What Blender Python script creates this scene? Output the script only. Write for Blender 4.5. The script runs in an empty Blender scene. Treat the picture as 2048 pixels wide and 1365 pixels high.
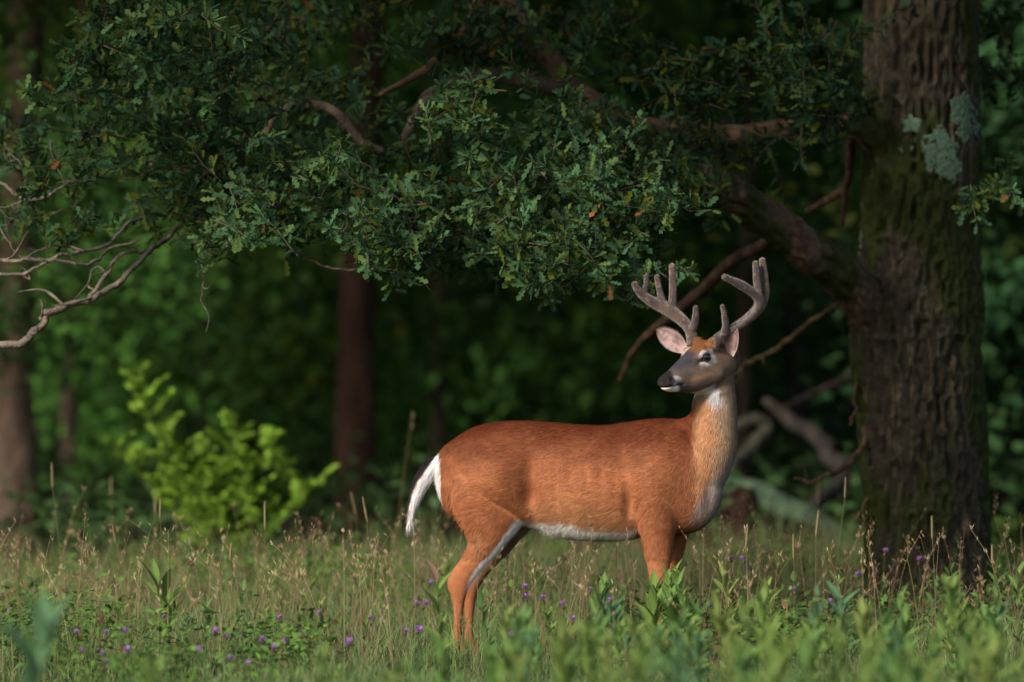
import bpy, math, random
import numpy as np
from mathutils import Vector, Matrix
R = math.radians
rng = np.random.default_rng(7)
random.seed(7)
scene = bpy.context.scene
col = scene.collection

# ------------------------------------------------------------ camera
CAM_D, CAM_H, PPM, HOR = 40.0, 1.5, 570.0, 465.0      # distance to the deer, eye height, photo px per metre there, horizon row
cam_data = bpy.data.cameras.new('camera')
cam = bpy.data.objects.new('camera', cam_data); col.objects.link(cam)
cam.location = (0, -CAM_D, CAM_H)
FPX = PPM * CAM_D
cam.rotation_euler = (R(90) - math.atan((682.5 - HOR) / FPX), 0, 0)
cam_data.sensor_width = 36.0
cam_data.lens = 36.0 * FPX / 2048.0
cam_data.clip_start = 1.0
cam_data.clip_end = 3000.0
cam_data.dof.use_dof = True
cam_data.dof.focus_distance = CAM_D - 0.05
cam_data.dof.aperture_fstop = 2.65
cam_data.dof.aperture_blades = 9
scene.camera = cam
scene.render.resolution_x, scene.render.resolution_y = 1024, 682

# ------------------------------------------------------------ sky and sun (soft evening light from behind the camera, to the left)
SUN_EL, SUN_AZ = 30.0, -40.0          # azimuth measured from the camera's back (-y), negative = to the left
world = bpy.data.worlds.new('World'); scene.world = world
world.use_nodes = True
wn = world.node_tree
bg = wn.nodes['Background']
sky = wn.nodes.new('ShaderNodeTexSky')
sky.sky_type = 'NISHITA'; sky.sun_disc = False
sdir = Vector((math.sin(R(SUN_AZ)) * math.cos(R(SUN_EL)), -math.cos(R(SUN_AZ)) * math.cos(R(SUN_EL)), math.sin(R(SUN_EL))))
sky.sun_elevation = R(SUN_EL)
sky.sun_rotation = math.atan2(sdir.x, sdir.y)
sky.air_density = 1.0; sky.dust_density = 2.0
wn.links.new(sky.outputs[0], bg.inputs[0])
bg.inputs[1].default_value = 0.09
sun_data = bpy.data.lights.new('sun', 'SUN')
sun_data.energy = 3.3
sun_data.angle = R(12)
sun_data.color = (1.0, 0.92, 0.82)
sun = bpy.data.objects.new('sun', sun_data); col.objects.link(sun)
sun.rotation_euler = (-sdir).to_track_quat('-Z', 'Y').to_euler()
sun.location = sdir * 60

vs = scene.view_settings
scene.display_settings.display_device = 'sRGB'
vs.view_transform = 'Standard'; vs.look = 'None'; vs.gamma = 1.0; vs.use_curve_mapping = False
vs.exposure = 0.8
scene.render.engine = 'CYCLES'
cy = scene.cycles
cy.max_bounces = 5; cy.diffuse_bounces = 3; cy.glossy_bounces = 2; cy.transmission_bounces = 4; cy.transparent_max_bounces = 4
cy.use_denoising = True
cy.sample_clamp_indirect = 4.0

# ------------------------------------------------------------ helpers
def P(px, py, y=0.0):
    """photo pixel + depth y behind the deer's plane -> world point"""
    s = PPM * CAM_D / (CAM_D + y)
    return np.array([(px - 1024.0) / s, y, CAM_H - (py - HOR) / s])

def hash3(ix, iy, iz, seed=0):
    h = (ix * 374761393 + iy * 668265263 + iz * 2147483647 + seed * 1274126177) & 0xffffffff
    h = ((h ^ (h >> 13)) * 1274126177) & 0xffffffff
    return ((h ^ (h >> 16)) & 0xffff) / 65535.0

def vnoise(p, seed=0):
    p = np.asarray(p, float)
    i = np.floor(p).astype(np.int64); f = p - i
    f = f * f * (3 - 2 * f)
    out = 0
    for dx in (0, 1):
        wx = f[..., 0] if dx else 1 - f[..., 0]
        for dy in (0, 1):
            wy = f[..., 1] if dy else 1 - f[..., 1]
            for dz in (0, 1):
                wz = f[..., 2] if dz else 1 - f[..., 2]
                out = out + wx * wy * wz * hash3(i[..., 0] + dx, i[..., 1] + dy, i[..., 2] + dz, seed)
    return out

def fbm(p, oct=4, seed=0):
    p = np.asarray(p, float); a, s, t = 0.5, 0.0, 0.0
    for k in range(oct):
        s = s + a * vnoise(p, seed + k * 17); t += a; a *= 0.5; p = p * 2.03
    return s / t

def mesh_np(name, V, F, C=None, smooth=False, mat=None):
    """V (n,3); F array (m,k) or a list of such arrays; C (n,3) linear colour per vertex"""
    me = bpy.data.meshes.new(name)
    V = np.ascontiguousarray(V, dtype=np.float32)
    Fs = F if isinstance(F, list) else [F]
    Fs = [np.asarray(f, dtype=np.int32) for f in Fs if len(f)]
    me.vertices.add(len(V)); me.vertices.foreach_set('co', V.ravel())
    loops = np.concatenate([f.ravel() for f in Fs])
    sizes = np.concatenate([np.full(len(f), f.shape[1], np.int32) for f in Fs])
    me.loops.add(len(loops)); me.loops.foreach_set('vertex_index', loops)
    me.polygons.add(len(sizes))
    starts = np.concatenate([[0], np.cumsum(sizes)[:-1]]).astype(np.int32)
    me.polygons.foreach_set('loop_start', starts)
    me.polygons.foreach_set('loop_total', sizes)
    if smooth: me.polygons.foreach_set('use_smooth', np.ones(len(sizes), bool))
    me.update(calc_edges=True)
    if C is not None: set_col(me, C)
    if mat: me.materials.append(mat)
    return me

def set_col(me, C):
    a = me.attributes.get('col') or me.attributes.new('col', 'FLOAT_COLOR', 'POINT')
    C4 = np.ones((len(me.vertices), 4), np.float32); C4[:, :3] = C
    a.data.foreach_set('color', C4.ravel())

def link(name, data, parent=None, loc=None, rot=None):
    o = bpy.data.objects.new(name, data); col.objects.link(o)
    if parent is not None: o.parent = parent
    if loc is not None: o.location = loc
    if rot is not None: o.rotation_euler = rot
    return o

def tag(o, label=None, cat=None, group=None, kind=None):
    if label: o['label'] = label
    if cat: o['category'] = cat
    if group: o['group'] = group
    if kind: o['kind'] = kind
    return o

def get_co(me):
    a = np.empty(len(me.vertices) * 3, np.float32); me.vertices.foreach_get('co', a); return a.reshape(-1, 3).astype(float)

def get_no(me):
    a = np.empty(len(me.vertices) * 3, np.float32); me.vertices.foreach_get('normal', a); return a.reshape(-1, 3).astype(float)

def sstep(a, b, x):
    t = np.clip((x - a) / (b - a), 0, 1); return t * t * (3 - 2 * t)

def mix(c0, c1, w):
    return c0 * (1 - w[..., None]) + np.asarray(c1) * w[..., None]

def catmull(A, n):
    """A (k,d) -> smooth resample with n points per span"""
    A = np.asarray(A, float); k = len(A)
    B = np.vstack([2 * A[0] - A[1], A, 2 * A[-1] - A[-2]])
    out = []
    for i in range(k - 1):
        p0, p1, p2, p3 = B[i:i + 4]
        for t in np.linspace(0, 1, n, endpoint=False):
            out.append(0.5 * ((2 * p1) + (-p0 + p2) * t + (2 * p0 - 5 * p1 + 4 * p2 - p3) * t * t + (-p0 + 3 * p1 - 3 * p2 + p3) * t ** 3))
    out.append(A[-1])
    return np.array(out)

def ring_faces(m, n, closed=True, off=0, caps=True):
    """quads between m rings of n verts; cap fans use verts off+m*n and +1"""
    i = np.arange(m - 1)[:, None]; j = np.arange(n)[None, :]
    jn = (j + 1) % n
    q = np.stack([i * n + j, i * n + jn, (i + 1) * n + jn, (i + 1) * n + j], -1).reshape(-1, 4) + off
    if not caps: return q, None
    j = np.arange(n); jn = (j + 1) % n
    t0 = np.stack([np.full(n, m * n), jn, j], -1) + off
    t1 = np.stack([np.full(n, m * n + 1), (m - 1) * n + j, (m - 1) * n + jn], -1) + off
    return q, np.vstack([t0, t1])

def frames(path):
    """parallel transport frames along a path -> T,U,V"""
    path = np.asarray(path, float)
    T = np.gradient(path, axis=0); T /= np.linalg.norm(T, axis=1)[:, None] + 1e-12
    U = np.zeros_like(T)
    a = np.array([0, 0, 1.0]) if abs(T[0, 2]) < 0.9 else np.array([1.0, 0, 0])
    u = np.cross(T[0], a); u /= np.linalg.norm(u); U[0] = u
    for i in range(1, len(T)):
        u = U[i - 1] - T[i] * np.dot(U[i - 1], T[i]); U[i] = u / (np.linalg.norm(u) + 1e-12)
    return T, U, np.cross(T, U)

def tube(path, rad, n=10, dome=True):
    """round tube along a path with radii; returns V, [quads, tris]"""
    path = np.asarray(path, float); rad = np.asarray(rad, float)
    T, U, V_ = frames(path)
    a = np.linspace(0, 2 * math.pi, n, endpoint=False)
    V = path[:, None, :] + rad[:, None, None] * (np.cos(a)[None, :, None] * U[:, None, :] + np.sin(a)[None, :, None] * V_[:, None, :])
    m = len(path)
    c0 = path[0] - T[0] * rad[0] * (0.5 if dome else 0); c1 = path[-1] + T[-1] * rad[-1] * (0.6 if dome else 0)
    V = np.vstack([V.reshape(-1, 3), c0, c1])
    q, t = ring_faces(m, n)
    return V, [q, t]

class Soup:
    """collects several shapes into one mesh"""
    def __init__(s): s.V, s.Q, s.T, s.C, s.n = [], [], [], [], 0
    def add(s, V, F, C=None):
        Fs = F if isinstance(F, list) else [F]
        for f in Fs:
            f = np.asarray(f)
            if len(f) == 0: continue
            (s.Q if f.shape[1] == 4 else s.T).append(f + s.n)
        s.V.append(V); s.n += len(V)
        if C is not None: s.C.append(np.broadcast_to(C, (len(V), 3)))
    def mesh(s, name, mat=None, smooth=True):
        F = []
        if s.Q: F.append(np.vstack(s.Q))
        if s.T: F.append(np.vstack(s.T))
        return mesh_np(name, np.vstack(s.V), F, np.vstack(s.C) if s.C else None, smooth, mat)

def apply_mods(me, mods):
    """mesh -> mesh with modifiers baked in (no operators)"""
    o = bpy.data.objects.new('tmp', me); col.objects.link(o)
    for typ, props in mods:
        m = o.modifiers.new(typ, typ)
        for k, v in props.items(): setattr(m, k, v)
    dg = bpy.context.evaluated_depsgraph_get(); dg.update()
    out = bpy.data.meshes.new_from_object(o.evaluated_get(dg))
    bpy.data.objects.remove(o)
    return out

# ------------------------------------------------------------ materials
def new_mat(name):
    m = bpy.data.materials.new(name); m.use_nodes = True
    nt = m.node_tree
    return m, nt, nt.nodes['Principled BSDF']

def attr_mat(name, rough=0.8, spec=0.25, noise=0.0, nscale=40.0, bump=0.0, bscale=60.0, sheen=0.0, transl=0.0):
    """colour from the 'col' attribute, broken up by noise; transl adds light passing through thin leaves"""
    m, nt, b = new_mat(name)
    at = nt.nodes.new('ShaderNodeAttribute'); at.attribute_name = 'col'
    src = at.outputs['Color']
    if noise:
        tc = nt.nodes.new('ShaderNodeTexCoord')
        nz = nt.nodes.new('ShaderNodeTexNoise'); nz.inputs['Scale'].default_value = nscale; nz.inputs['Detail'].default_value = 5
        nt.links.new(tc.outputs['Object'], nz.inputs['Vector'])
        mr = nt.nodes.new('ShaderNodeMapRange'); mr.inputs[1].default_value = 0.25; mr.inputs[2].default_value = 0.75
        mr.inputs[3].default_value = 1 - noise; mr.inputs[4].default_value = 1 + noise
        nt.links.new(nz.outputs['Fac'], mr.inputs[0])
        mx = nt.nodes.new('ShaderNodeMix'); mx.data_type = 'RGBA'; mx.blend_type = 'MULTIPLY'; mx.inputs[0].default_value = 1
        nt.links.new(src, mx.inputs[6]); nt.links.new(mr.outputs[0], mx.inputs[7]); src = mx.outputs[2]
    nt.links.new(src, b.inputs['Base Color'])
    b.inputs['Roughness'].default_value = rough; b.inputs['Specular IOR Level'].default_value = spec
    if sheen:
        b.inputs['Sheen Weight'].default_value = sheen; b.inputs['Sheen Roughness'].default_value = 0.5
    if bump:
        tc = nt.nodes.new('ShaderNodeTexCoord')
        nz = nt.nodes.new('ShaderNodeTexNoise'); nz.inputs['Scale'].default_value = bscale; nz.inputs['Detail'].default_value = 4
        nt.links.new(tc.outputs['Object'], nz.inputs['Vector'])
        bp = nt.nodes.new('ShaderNodeBump'); bp.inputs['Strength'].default_value = bump; bp.inputs['Distance'].default_value = 0.01
        nt.links.new(nz.outputs['Fac'], bp.inputs['Height']); nt.links.new(bp.outputs[0], b.inputs['Normal'])
    if transl:
        tr = nt.nodes.new('ShaderNodeBsdfTranslucent'); nt.links.new(src, tr.inputs['Color'])
        ms = nt.nodes.new('ShaderNodeMixShader'); ms.inputs[0].default_value = transl
        out = nt.nodes['Material Output']
        nt.links.new(b.outputs[0], ms.inputs[1]); nt.links.new(tr.outputs[0], ms.inputs[2]); nt.links.new(ms.outputs[0], out.inputs[0])
    return m

M = {}
M['coat'] = attr_mat('deer_coat', 0.8, 0.04, noise=0.10, nscale=60, bump=0.15, bscale=220)
M['fur'] = attr_mat('deer_fur', 0.6, 0.10)
M['velvet'] = attr_mat('antler_velvet', 0.85, 0.1, noise=0.25, nscale=45, bump=0.6, bscale=260, sheen=0.6)
M['eye'] = attr_mat('wet_eye', 0.04, 0.8)
M['leaf'] = attr_mat('leaf', 0.6, 0.09, noise=0.15, nscale=25, transl=0.3)
M['leaf_far'] = attr_mat('forest_leaf', 0.65, 0.12, transl=0.25)
M['nose'] = attr_mat('wet_nose', 0.42, 0.2, noise=0.3, nscale=300, bump=0.6, bscale=500)
M['grass'] = attr_mat('grass_blade', 0.6, 0.25, transl=0.3)
M['bark'] = attr_mat('bark', 0.9, 0.1, noise=0.35, nscale=30, bump=0.8, bscale=90)
M['petal'] = attr_mat('petal', 0.7, 0.1, transl=0.25)
M['lichen'] = attr_mat('lichen', 0.95, 0.05, noise=0.2, nscale=120, bump=0.8, bscale=200)
# ============================================================ the deer
def build_deer():
    root = link('deer', None, loc=P(1130, 1320, 0).tolist())
    root.empty_display_size = 0.2
    tag(root, 'reddish brown buck with velvet antlers standing in the meadow, head turned back over its flank', 'deer')
    base = np.array(root.location)
    YC = lambda px: -0.11 * (px - 1130) / 280.0           # the body is turned a little: chest nearer than rump
    sp = Soup()

    def loft(rings, U, V, n=36, egg=0.0):
        """rings: rows (cx,cy,cz,ru,rv)"""
        A = catmull(rings, 5)
        a = np.linspace(0, 2 * math.pi, n, endpoint=False)
        c, s = np.cos(a), np.sin(a)
        ru = A[:, 3][:, None] * c * (1 - egg * s); rv = A[:, 4][:, None] * s
        W = A[:, None, :3] + ru[..., None] * np.asarray(U, float) + rv[..., None] * np.asarray(V, float)
        W = np.vstack([W.reshape(-1, 3), A[0, :3], A[-1, :3]])
        q, t = ring_faces(len(A), n)
        sp.add(W, [q, t])

    # torso: (px, top row, bottom row, half width)
    tor = [(871, 925, 962, .022), (877, 908, 990, .055), (890, 892, 1016, .088), (912, 876, 1036, .116), (945, 856, 1050, .138), (985, 845, 1056, .148),
           (1025, 842, 1054, .150), (1065, 842, 1056, .150), (1110, 845, 1072, .153), (1160, 849, 1079, .158), (1210, 850, 1081, .158), (1255, 844, 1078, .150),
           (1295, 838, 1072, .140), (1335, 836, 1068, .128), (1370, 842, 1066, .110), (1402, 862, 1056, .088), (1425, 890, 1034, .062), (1440, 922, 1005, .034)]
    rings = []
    for px, t, b, hw in tor:
        a, c = P(px, t), P(px, b)
        rings.append(((a[0]), YC(px), (a[2] + c[2]) / 2, hw, (a[2] - c[2]) / 2))
    loft(rings, (0, 1, 0), (0, 0, 1), 44, 0.10)

    def hz(rows, yb):
        """horizontal rings: (row, left px, right px, half depth, depth offset)"""
        rr = []
        for py, l, r, ry, dy in rows:
            p = P((l + r) / 2, py); rr.append((p[0], yb + dy, p[2], (r - l) / 2 / PPM, ry))
        loft(rr, (1, 0, 0), (0, 1, 0), 32)

    # neck
    hz([(1015, 1345, 1425, .060, 0), (980, 1346, 1443, .078, 0), (940, 1352, 1460, .084, 0), (900, 1364, 1471, .082, .0), (865, 1373, 1474, .076, 0),
        (830, 1380, 1473, .070, 0), (800, 1386, 1471, .065, 0), (770, 1393, 1468, .060, 0), (740, 1402, 1465, .055, 0.0), (712, 1410, 1458, .046, 0.0), (698, 1418, 1450, .03, 0)], YC(1410))
    V, F = tube(catmull([P(1300, 880, YC(1300)), P(1345, 864, YC(1345)), P(1382, 852, YC(1385)), P(1412, 822, YC(1408))], 4), catmull(np.array([[.040], [.042], [.036], [.036]]), 4)[:, 0], 18); sp.add(V, F)
    # hind legs
    hind = [(955, 905, 1030, .050, 0), (1000, 906, 1052, .066, 0), (1035, 916, 1054, .064, 0), (1058, 928, 1040, .056, 0), (1080, 937, 1020, .048, 0),
            (1100, 931, 1003, .041, 0), (1120, 920, 984, .034, 0), (1140, 905, 965, .029, 0), (1158, 895, 950, .026, 0), (1176, 896, 938, .024, 0),
            (1195, 902, 932, .021, 0), (1215, 906, 928, .017, 0), (1250, 907, 924, .0145, 0), (1280, 906, 926, .016, 0), (1295, 909, 933, .018, 0), (1306, 915, 940, .018, 0), (1319, 916, 948, .020, 0)]
    hz(hind, YC(950) - .085)
    hz([(py, l + 22, r + 22, ry, 0) for py, l, r, ry, _ in hind], YC(950) + .085)
    # fore legs
    fore = [(950, 1262, 1368, .045, 0), (1005, 1268, 1362, .056, 0), (1045, 1277, 1356, .048, 0), (1070, 1282, 1349, .041, 0), (1100, 1287, 1344, .034, 0), (1130, 1293, 1339, .029, 0),
            (1160, 1298, 1335, .025, 0), (1185, 1300, 1334, .0245, 0), (1205, 1303, 1330, .020, 0), (1245, 1306, 1324, .0145, 0), (1278, 1304, 1326, .017, 0),
            (1294, 1307, 1331, .017, 0), (1306, 1310, 1336, .017, 0), (1319, 1311, 1344, .020, 0)]
    hz(fore, YC(1315) - .080)
    fore2 = [(960, 1320, 1400, .045, 0), (1010, 1325, 1395, .052, 0), (1050, 1332, 1386, .044, 0), (1075, 1337, 1376, .036, 0), (1105, 1336, 1368, .030, 0), (1135, 1330, 1360, .026, 0),
             (1165, 1325, 1353, .024, 0), (1190, 1322, 1352, .024, 0), (1210, 1324, 1347, .018, 0), (1250, 1326, 1343, .0145, 0), (1280, 1324, 1345, .017, 0), (1306, 1330, 1355, .017, 0), (1319, 1331, 1363, .02, 0)]
    hz(fore2, YC(1315) + .085)
    # tail
    ty = YC(885)
    tl = np.array([P(894, 914, ty), P(877, 926, ty - .005), P(859, 942, ty - .012), P(843, 966, ty - .015), P(828, 1000, ty - .015), P(820, 1036, ty - .012)])
    V, F = tube(catmull(tl, 5), catmull(np.array([[.022], [.027], [.030], [.028], [.021], [.009]]), 5)[:, 0], 16); sp.add(V, F)

    # head: axis from poll to nose
    poll = P(1450, 715); poll[1] = YC(1410) + .02
    nose = P(1318, 762); nose[1] = poll[1] - .195
    ax = nose - poll; L = np.linalg.norm(ax); ax /= L
    up = np.array([0, 0, 1.0]) - ax[2] * ax; up /= np.linalg.norm(up)
    sd = np.cross(ax, up)                                  # points to the deer's right: away from the camera
    def H(s, u=0.0, w=0.0): return poll + ax * L * (s / 140.0) + up * u + sd * w
    hr = [(-18, 22, 14, .030), (-8, 31, 30, .046), (8, 40, 44, .056), (26, 47, 52, .060), (45, 48, 53, .061), (60, 44, 51, .057), (74, 38, 48, .049), (88, 31, 42, .041),
          (102, 24, 35, .034), (116, 17, 30, .030), (126, 13, 26, .029), (134, 10, 20, .027), (139, 5, 13, .019)]
    rr = []
    for s, t, b, hw in hr:
        c = H(s, (t - b) / 2 / PPM); rr.append((*c, hw, (t + b) / 2 / PPM))
    loft(rr, sd, up, 40, 0.12)
    # pedicles and eye brows
    for w in (-1, 1):
        V, F = tube([H(34, .045, w * .028), H(34, .070, w * .038), H(33, .086, w * .046)], [.026, .022, .019], 16); sp.add(V, F)
        V, F = tube([H(42, .052, w * .038), H(56, .056, w * .040), H(72, .040, w * .034)], [.018, .019, .014], 14); sp.add(V, F)
        V, F = tube([H(112, -.010, w * .020), H(126, -.006, w * .022), H(135, -.008, w * .017)], [.014, .015, .013], 14); sp.add(V, F)

    me0 = sp.mesh('deer_raw')
    body = apply_mods(me0, [('REMESH', dict(mode='VOXEL', voxel_size=0.0048, adaptivity=0.0)), ('SMOOTH', dict(factor=0.5, iterations=9))])
    X = get_co(body); N = get_no(body)

    # ---- sculpting: (centre, radius, push along the normal)
    def brush(c, r, amt, sx=1, sz=1):
        nonlocal X
        d = (X - c) * np.array([1 / sx, 1, 1 / sz]); w = np.exp(-(d ** 2).sum(1) / (r * r))
        X = X + N * (w * amt)[:, None]
    ny = lambda px: YC(px) - .15
    brush(P(1318, 960, ny(1318)), .070, .024, 1.0, 1.5)       # shoulder
    brush(P(1345, 905, ny(1345)), .05, .008, .7, 1.6)
    brush(P(1262, 1010, ny(1262)), .030, -.017, .7, 2.4)       # hollow behind the shoulder
    brush(P(1250, 900, ny(1250)), .040, -.006, .7, 2.0)
    brush(P(1378, 930, ny(1378)), .026, -.010, .6, 2.8)        # hollow in front of it
    brush(P(985, 960, ny(985)), .075, .022, 1.2, 1.2)          # haunch
    brush(P(1062, 1000, ny(1062)), .034, -.020, .8, 1.8)       # flank
    brush(P(1066, 930, ny(1066)), .040, -.010, .7, 2.0)
    brush(P(1010, 862, ny(1010)), .030, .006)                  # hip bone
    brush(P(1160, 1000, ny(1160)), .09, .010, 1.5, .8)         # belly
    for k, px in enumerate((1120, 1150, 1180, 1210, 1238)):
        brush(P(px, 975 - k * 4, ny(px)), .013, -.0022, 1.0, 7)
    brush(P(1420, 985, YC(1410) - .07), .03, -.006, .6, 2)
    N2 = N
    # head details
    d = X - poll
    hs, hu, hw = d @ ax / L * 140, d @ up, d @ sd
    def hbrush(s, u, w, r, amt):
        nonlocal X
        q = H(s, u, w); g = np.exp(-((X - q) ** 2).sum(1) / (r * r)); X = X + N * (g * amt)[:, None]
    for w in (-1, 1):
        hbrush(58, .037, w * .060, .016, -.010)                # eye socket
        hbrush(60, .060, w * .048, .014, .004)                 # brow
        hbrush(72, .022, w * .050, .014, -.006)                # tear pit
        hbrush(90, -.020, w * .040, .022, -.004)               # cheek hollow
        hbrush(40, -.040, w * .060, .028, .008)                # jaw muscle
        hbrush(127, .004, w * .033, .0075, -.013)            # nostril
        hbrush(125, -.036, w * .026, .006, -.004)
    # mouth line
    dm = np.abs(hu - (-.0215 - .00022 * (140 - hs))); on = sstep(102, 108, hs) * np.exp(-(dm / .0035) ** 2) * (hs < 141) * (np.abs(hw) < .06)
    X = X - N * (on * .0045)[:, None]
    body.vertices.foreach_set('co', X.astype(np.float32).ravel()); body.update()
    N = get_no(body)

    # ---- coat colours (linear)
    def coat(X):
        px = X[:, 0] * PPM + 1024; py = HOR + (CAM_H - X[:, 2]) * PPM
        n1 = fbm(X * 14, 3, 3) - .5; n2 = fbm(X * 45, 2, 9) - .5
        C = np.empty((len(X), 3)); C[:] = (.335, .122, .052)
        C = mix(C, (.118, .031, .013), sstep(970, 848, py + n1 * 80))                     # darker back
        C = mix(C, (.46, .215, .100), sstep(965, 1060, py + n1 * 60) * sstep(1290, 1230, px) * sstep(1010, 1090, px))  # paler lower flank
        C = mix(C, (.33, .125, .055), sstep(1040, 1150, py))
        C = mix(C, (.165, .052, .020), .9 * sstep(44, 10, np.abs(px - 1036 - (py - 950) * .12)) * sstep(1030, 960, py) * sstep(860, 900, py) * (X[:, 1] < YC(px)))   # darker band before the haunch
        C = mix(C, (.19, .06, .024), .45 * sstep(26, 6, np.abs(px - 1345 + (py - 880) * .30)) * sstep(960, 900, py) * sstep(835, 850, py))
        yc = YC(px)
        # belly
        bel = sstep(1038, 1052, py - sstep(1090, 1240, px) * 12 + n2 * 12) * (px > 1040) * (px < 1310) * (py < 1110)
        bel = bel * np.where(px > 1276, sstep(.04, .0, np.abs(X[:, 1] - yc)), 1)
        C = mix(C, (.86, .82, .76), bel)
        # insides of hind legs
        edge = np.interp(py, [1035, 1058, 1080, 1100, 1120, 1140, 1160, 1180], [1050, 1032, 1012, 995, 976, 958, 945, 936])
        sw_ = np.interp(py, [1040, 1090, 1180], [18, 15, 8])
        stripe = sstep(edge - sw_, edge - sw_ + 8, px + n2 * 4) * sstep(1035, 1050, py) * sstep(1195, 1170, py) * (px < 1060) * (X[:, 1] < yc + .0)
        C = mix(C, (.86, .84, .82), stripe)
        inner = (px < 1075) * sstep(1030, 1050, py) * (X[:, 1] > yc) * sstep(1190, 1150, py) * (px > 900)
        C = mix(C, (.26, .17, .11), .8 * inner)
        C = mix(C, (.05, .045, .04), sstep(1306, 1311, py))
        # chest and neck
        onneck = sstep(1372, 1392, px) * (py < 1075) * (py > 690)
        lx = np.interp(py, [690, 800, 860, 920, 980, 1040], [1400, 1388, 1378, 1372, 1380, 1400]); rx = np.interp(py, [690, 800, 880, 920, 960, 1000, 1040], [1468, 1472, 1473, 1468, 1450, 1437, 1415])
        f = (px - lx) / (rx - lx)
        C = mix(C, (.42, .200, .095), onneck * sstep(-.05, .25, f + n1 * .3))
        C = mix(C, (.40, .27, .165), onneck * sstep(.45, .85, f + n1 * .5))
        C = mix(C, (.27, .20, .15), onneck * sstep(.70, 1.05, f + n1 * .5))
        C = mix(C, (.33, .29, .27), sstep(.36, .06, n1 * .25 +  np.hypot((px - 1415 + (py - 1000) * .55) / 100, (py - 985) / 260)) * sstep(1370, 1395, px) * (py > 880) * .75)
        C = mix(C, (.34, .125, .045), sstep(1040, 1058, py + (px - 1400) * .35) * (px > 1345) * (py < 1080))
        # rump and tail
        tail = (px < 882) & (py > 895)
        td = np.interp(py, [905, 930, 965, 1000, 1040, 1075], [874, 857, 833, 820, 813, 808])
        C = mix(C, (.020, .017, .018), tail * 1.0 * sstep(4, -1, px - td + n2 * 5) * sstep(905, 925, py))
        C = mix(C, (.80, .78, .78), tail * sstep(0, 5, px - td + n2 * 5) * sstep(905, 915, py))
        C = mix(C, (.80, .76, .72), sstep(880, 874, px + n2 * 5) * (px > 868) * sstep(915, 925, py) * sstep(990, 965, py))
        # ---- head
        d = X - poll; hs, hu, hw = d @ ax / L * 140, d @ up, d @ sd
        head = (hs > -25) & (np.abs(hw) < .10) & (hu > -.12) & (hu < .13)
        hf = head * sstep(-.105, -.080, hu + hs * .0003 + n2 * .01) * sstep(-26, 0, hs)
        ahw = np.abs(hw)
        Cg = np.empty_like(C); Cg[:] = (.108, .082, .070)
        Cg = mix(Cg, (.165, .112, .074), sstep(75, 30, hs + n1 * 20) * .8)                   # cheek
        Cg = mix(Cg, (.27, .155, .075), .7 * np.exp(-((hu + .022) / .011) ** 2) * sstep(50, 62, hs) * sstep(108, 92, hs))
        Cg = mix(Cg, (.046, .040, .046), sstep(-.004, .024, hu - .012) * sstep(58, 76, hs + n1 * 6) * sstep(.052, .03, ahw))   # dark bridge
        Cg = mix(Cg, (.150, .062, .024), sstep(78, 62, hs + n2 * 14) * sstep(.040, .062, hu + n2 * .012))   # rusty forehead
        e = np.hypot((hs - 57) / 140 * L / .036, (hu - .040) / .029)
        Cg = mix(Cg, (.58, .52, .50), sstep(1.15, .62, e + n2 * .9) * (ahw > .026))
        e2 = np.hypot((hs - 63) / 140 * L / .024, (hu - .034) / .011)
        Cg = mix(Cg, (.13, .07, .055), sstep(1.1, .75, e2) * (ahw > .026))
        Cg = mix(Cg, (.36, .33, .32), sstep(1.0, .5, np.hypot((hs - 115) / 9, (hu + .006 - (hs - 115) * .0004) / .018) + n2 * .4) * (ahw > .012))  # pale band behind the nose
        Cg = mix(Cg, (.014, .011, .012), sstep(119, 126, hs + n2 * 4 + hu * 160))
        Cg = mix(Cg, (.008, .007, .008), sstep(1.1, .7, np.hypot((hs - 126.5) / 4.2, (hu - .003 - (hs - 126) * .0006) / .0075)) * (ahw > .015))
        Cg = mix(Cg, (.030, .019, .018), .8 * sstep(.0, -.012, hu) * sstep(128, 133, hs))             # nose pad
        Cg = mix(Cg, (.85, .83, .80), sstep(110, 115, hs) * sstep(-.0225, -.0255, hu + (hs - 125) * -.00022) * (hs < 137))        # chin
        Cg = mix(Cg, (.70, .67, .63), .9 * np.exp(-((hs - 123) / 4) ** 2 - ((hu + .0185) / .006) ** 2))
        ml = np.exp(-((hu - (-.0215 - .00022 * (140 - hs))) / .0028) ** 2) * sstep(101, 108, hs)
        Cg = mix(Cg, (.02, .015, .015), ml)
        Cg = mix(Cg, (.03, .022, .022), .9 * np.exp(-((hs - 112) / 4) ** 2 - ((hu + .034) / .006) ** 2))
        Cg = mix(Cg, (.60, .56, .50), sstep(-.062, -.070, hu + (hs - 60) * .00025 + n2 * .01) * sstep(45, 60, hs) * sstep(115, 100, hs) * sstep(-.10, -.09, hu))   # under the jaw
        C = mix(C, Cg, np.clip(hf, 0, 1)) if False else C * (1 - np.clip(hf, 0, 1)[:, None]) + Cg * np.clip(hf, 0, 1)[:, None]
        # throat patch
        t = np.hypot((px - 1432 - (py - 795) * .4) / 14, (py - 794) / 15)
        C = mix(C, (.52, .51, .53), sstep(1.6, .2, t + n2 * 1.1) * (X[:, 1] < poll[1] + .0) * (hu < -.06))
        return C * (1 + .25 * n2[:, None])
    C = coat(X)

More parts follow.
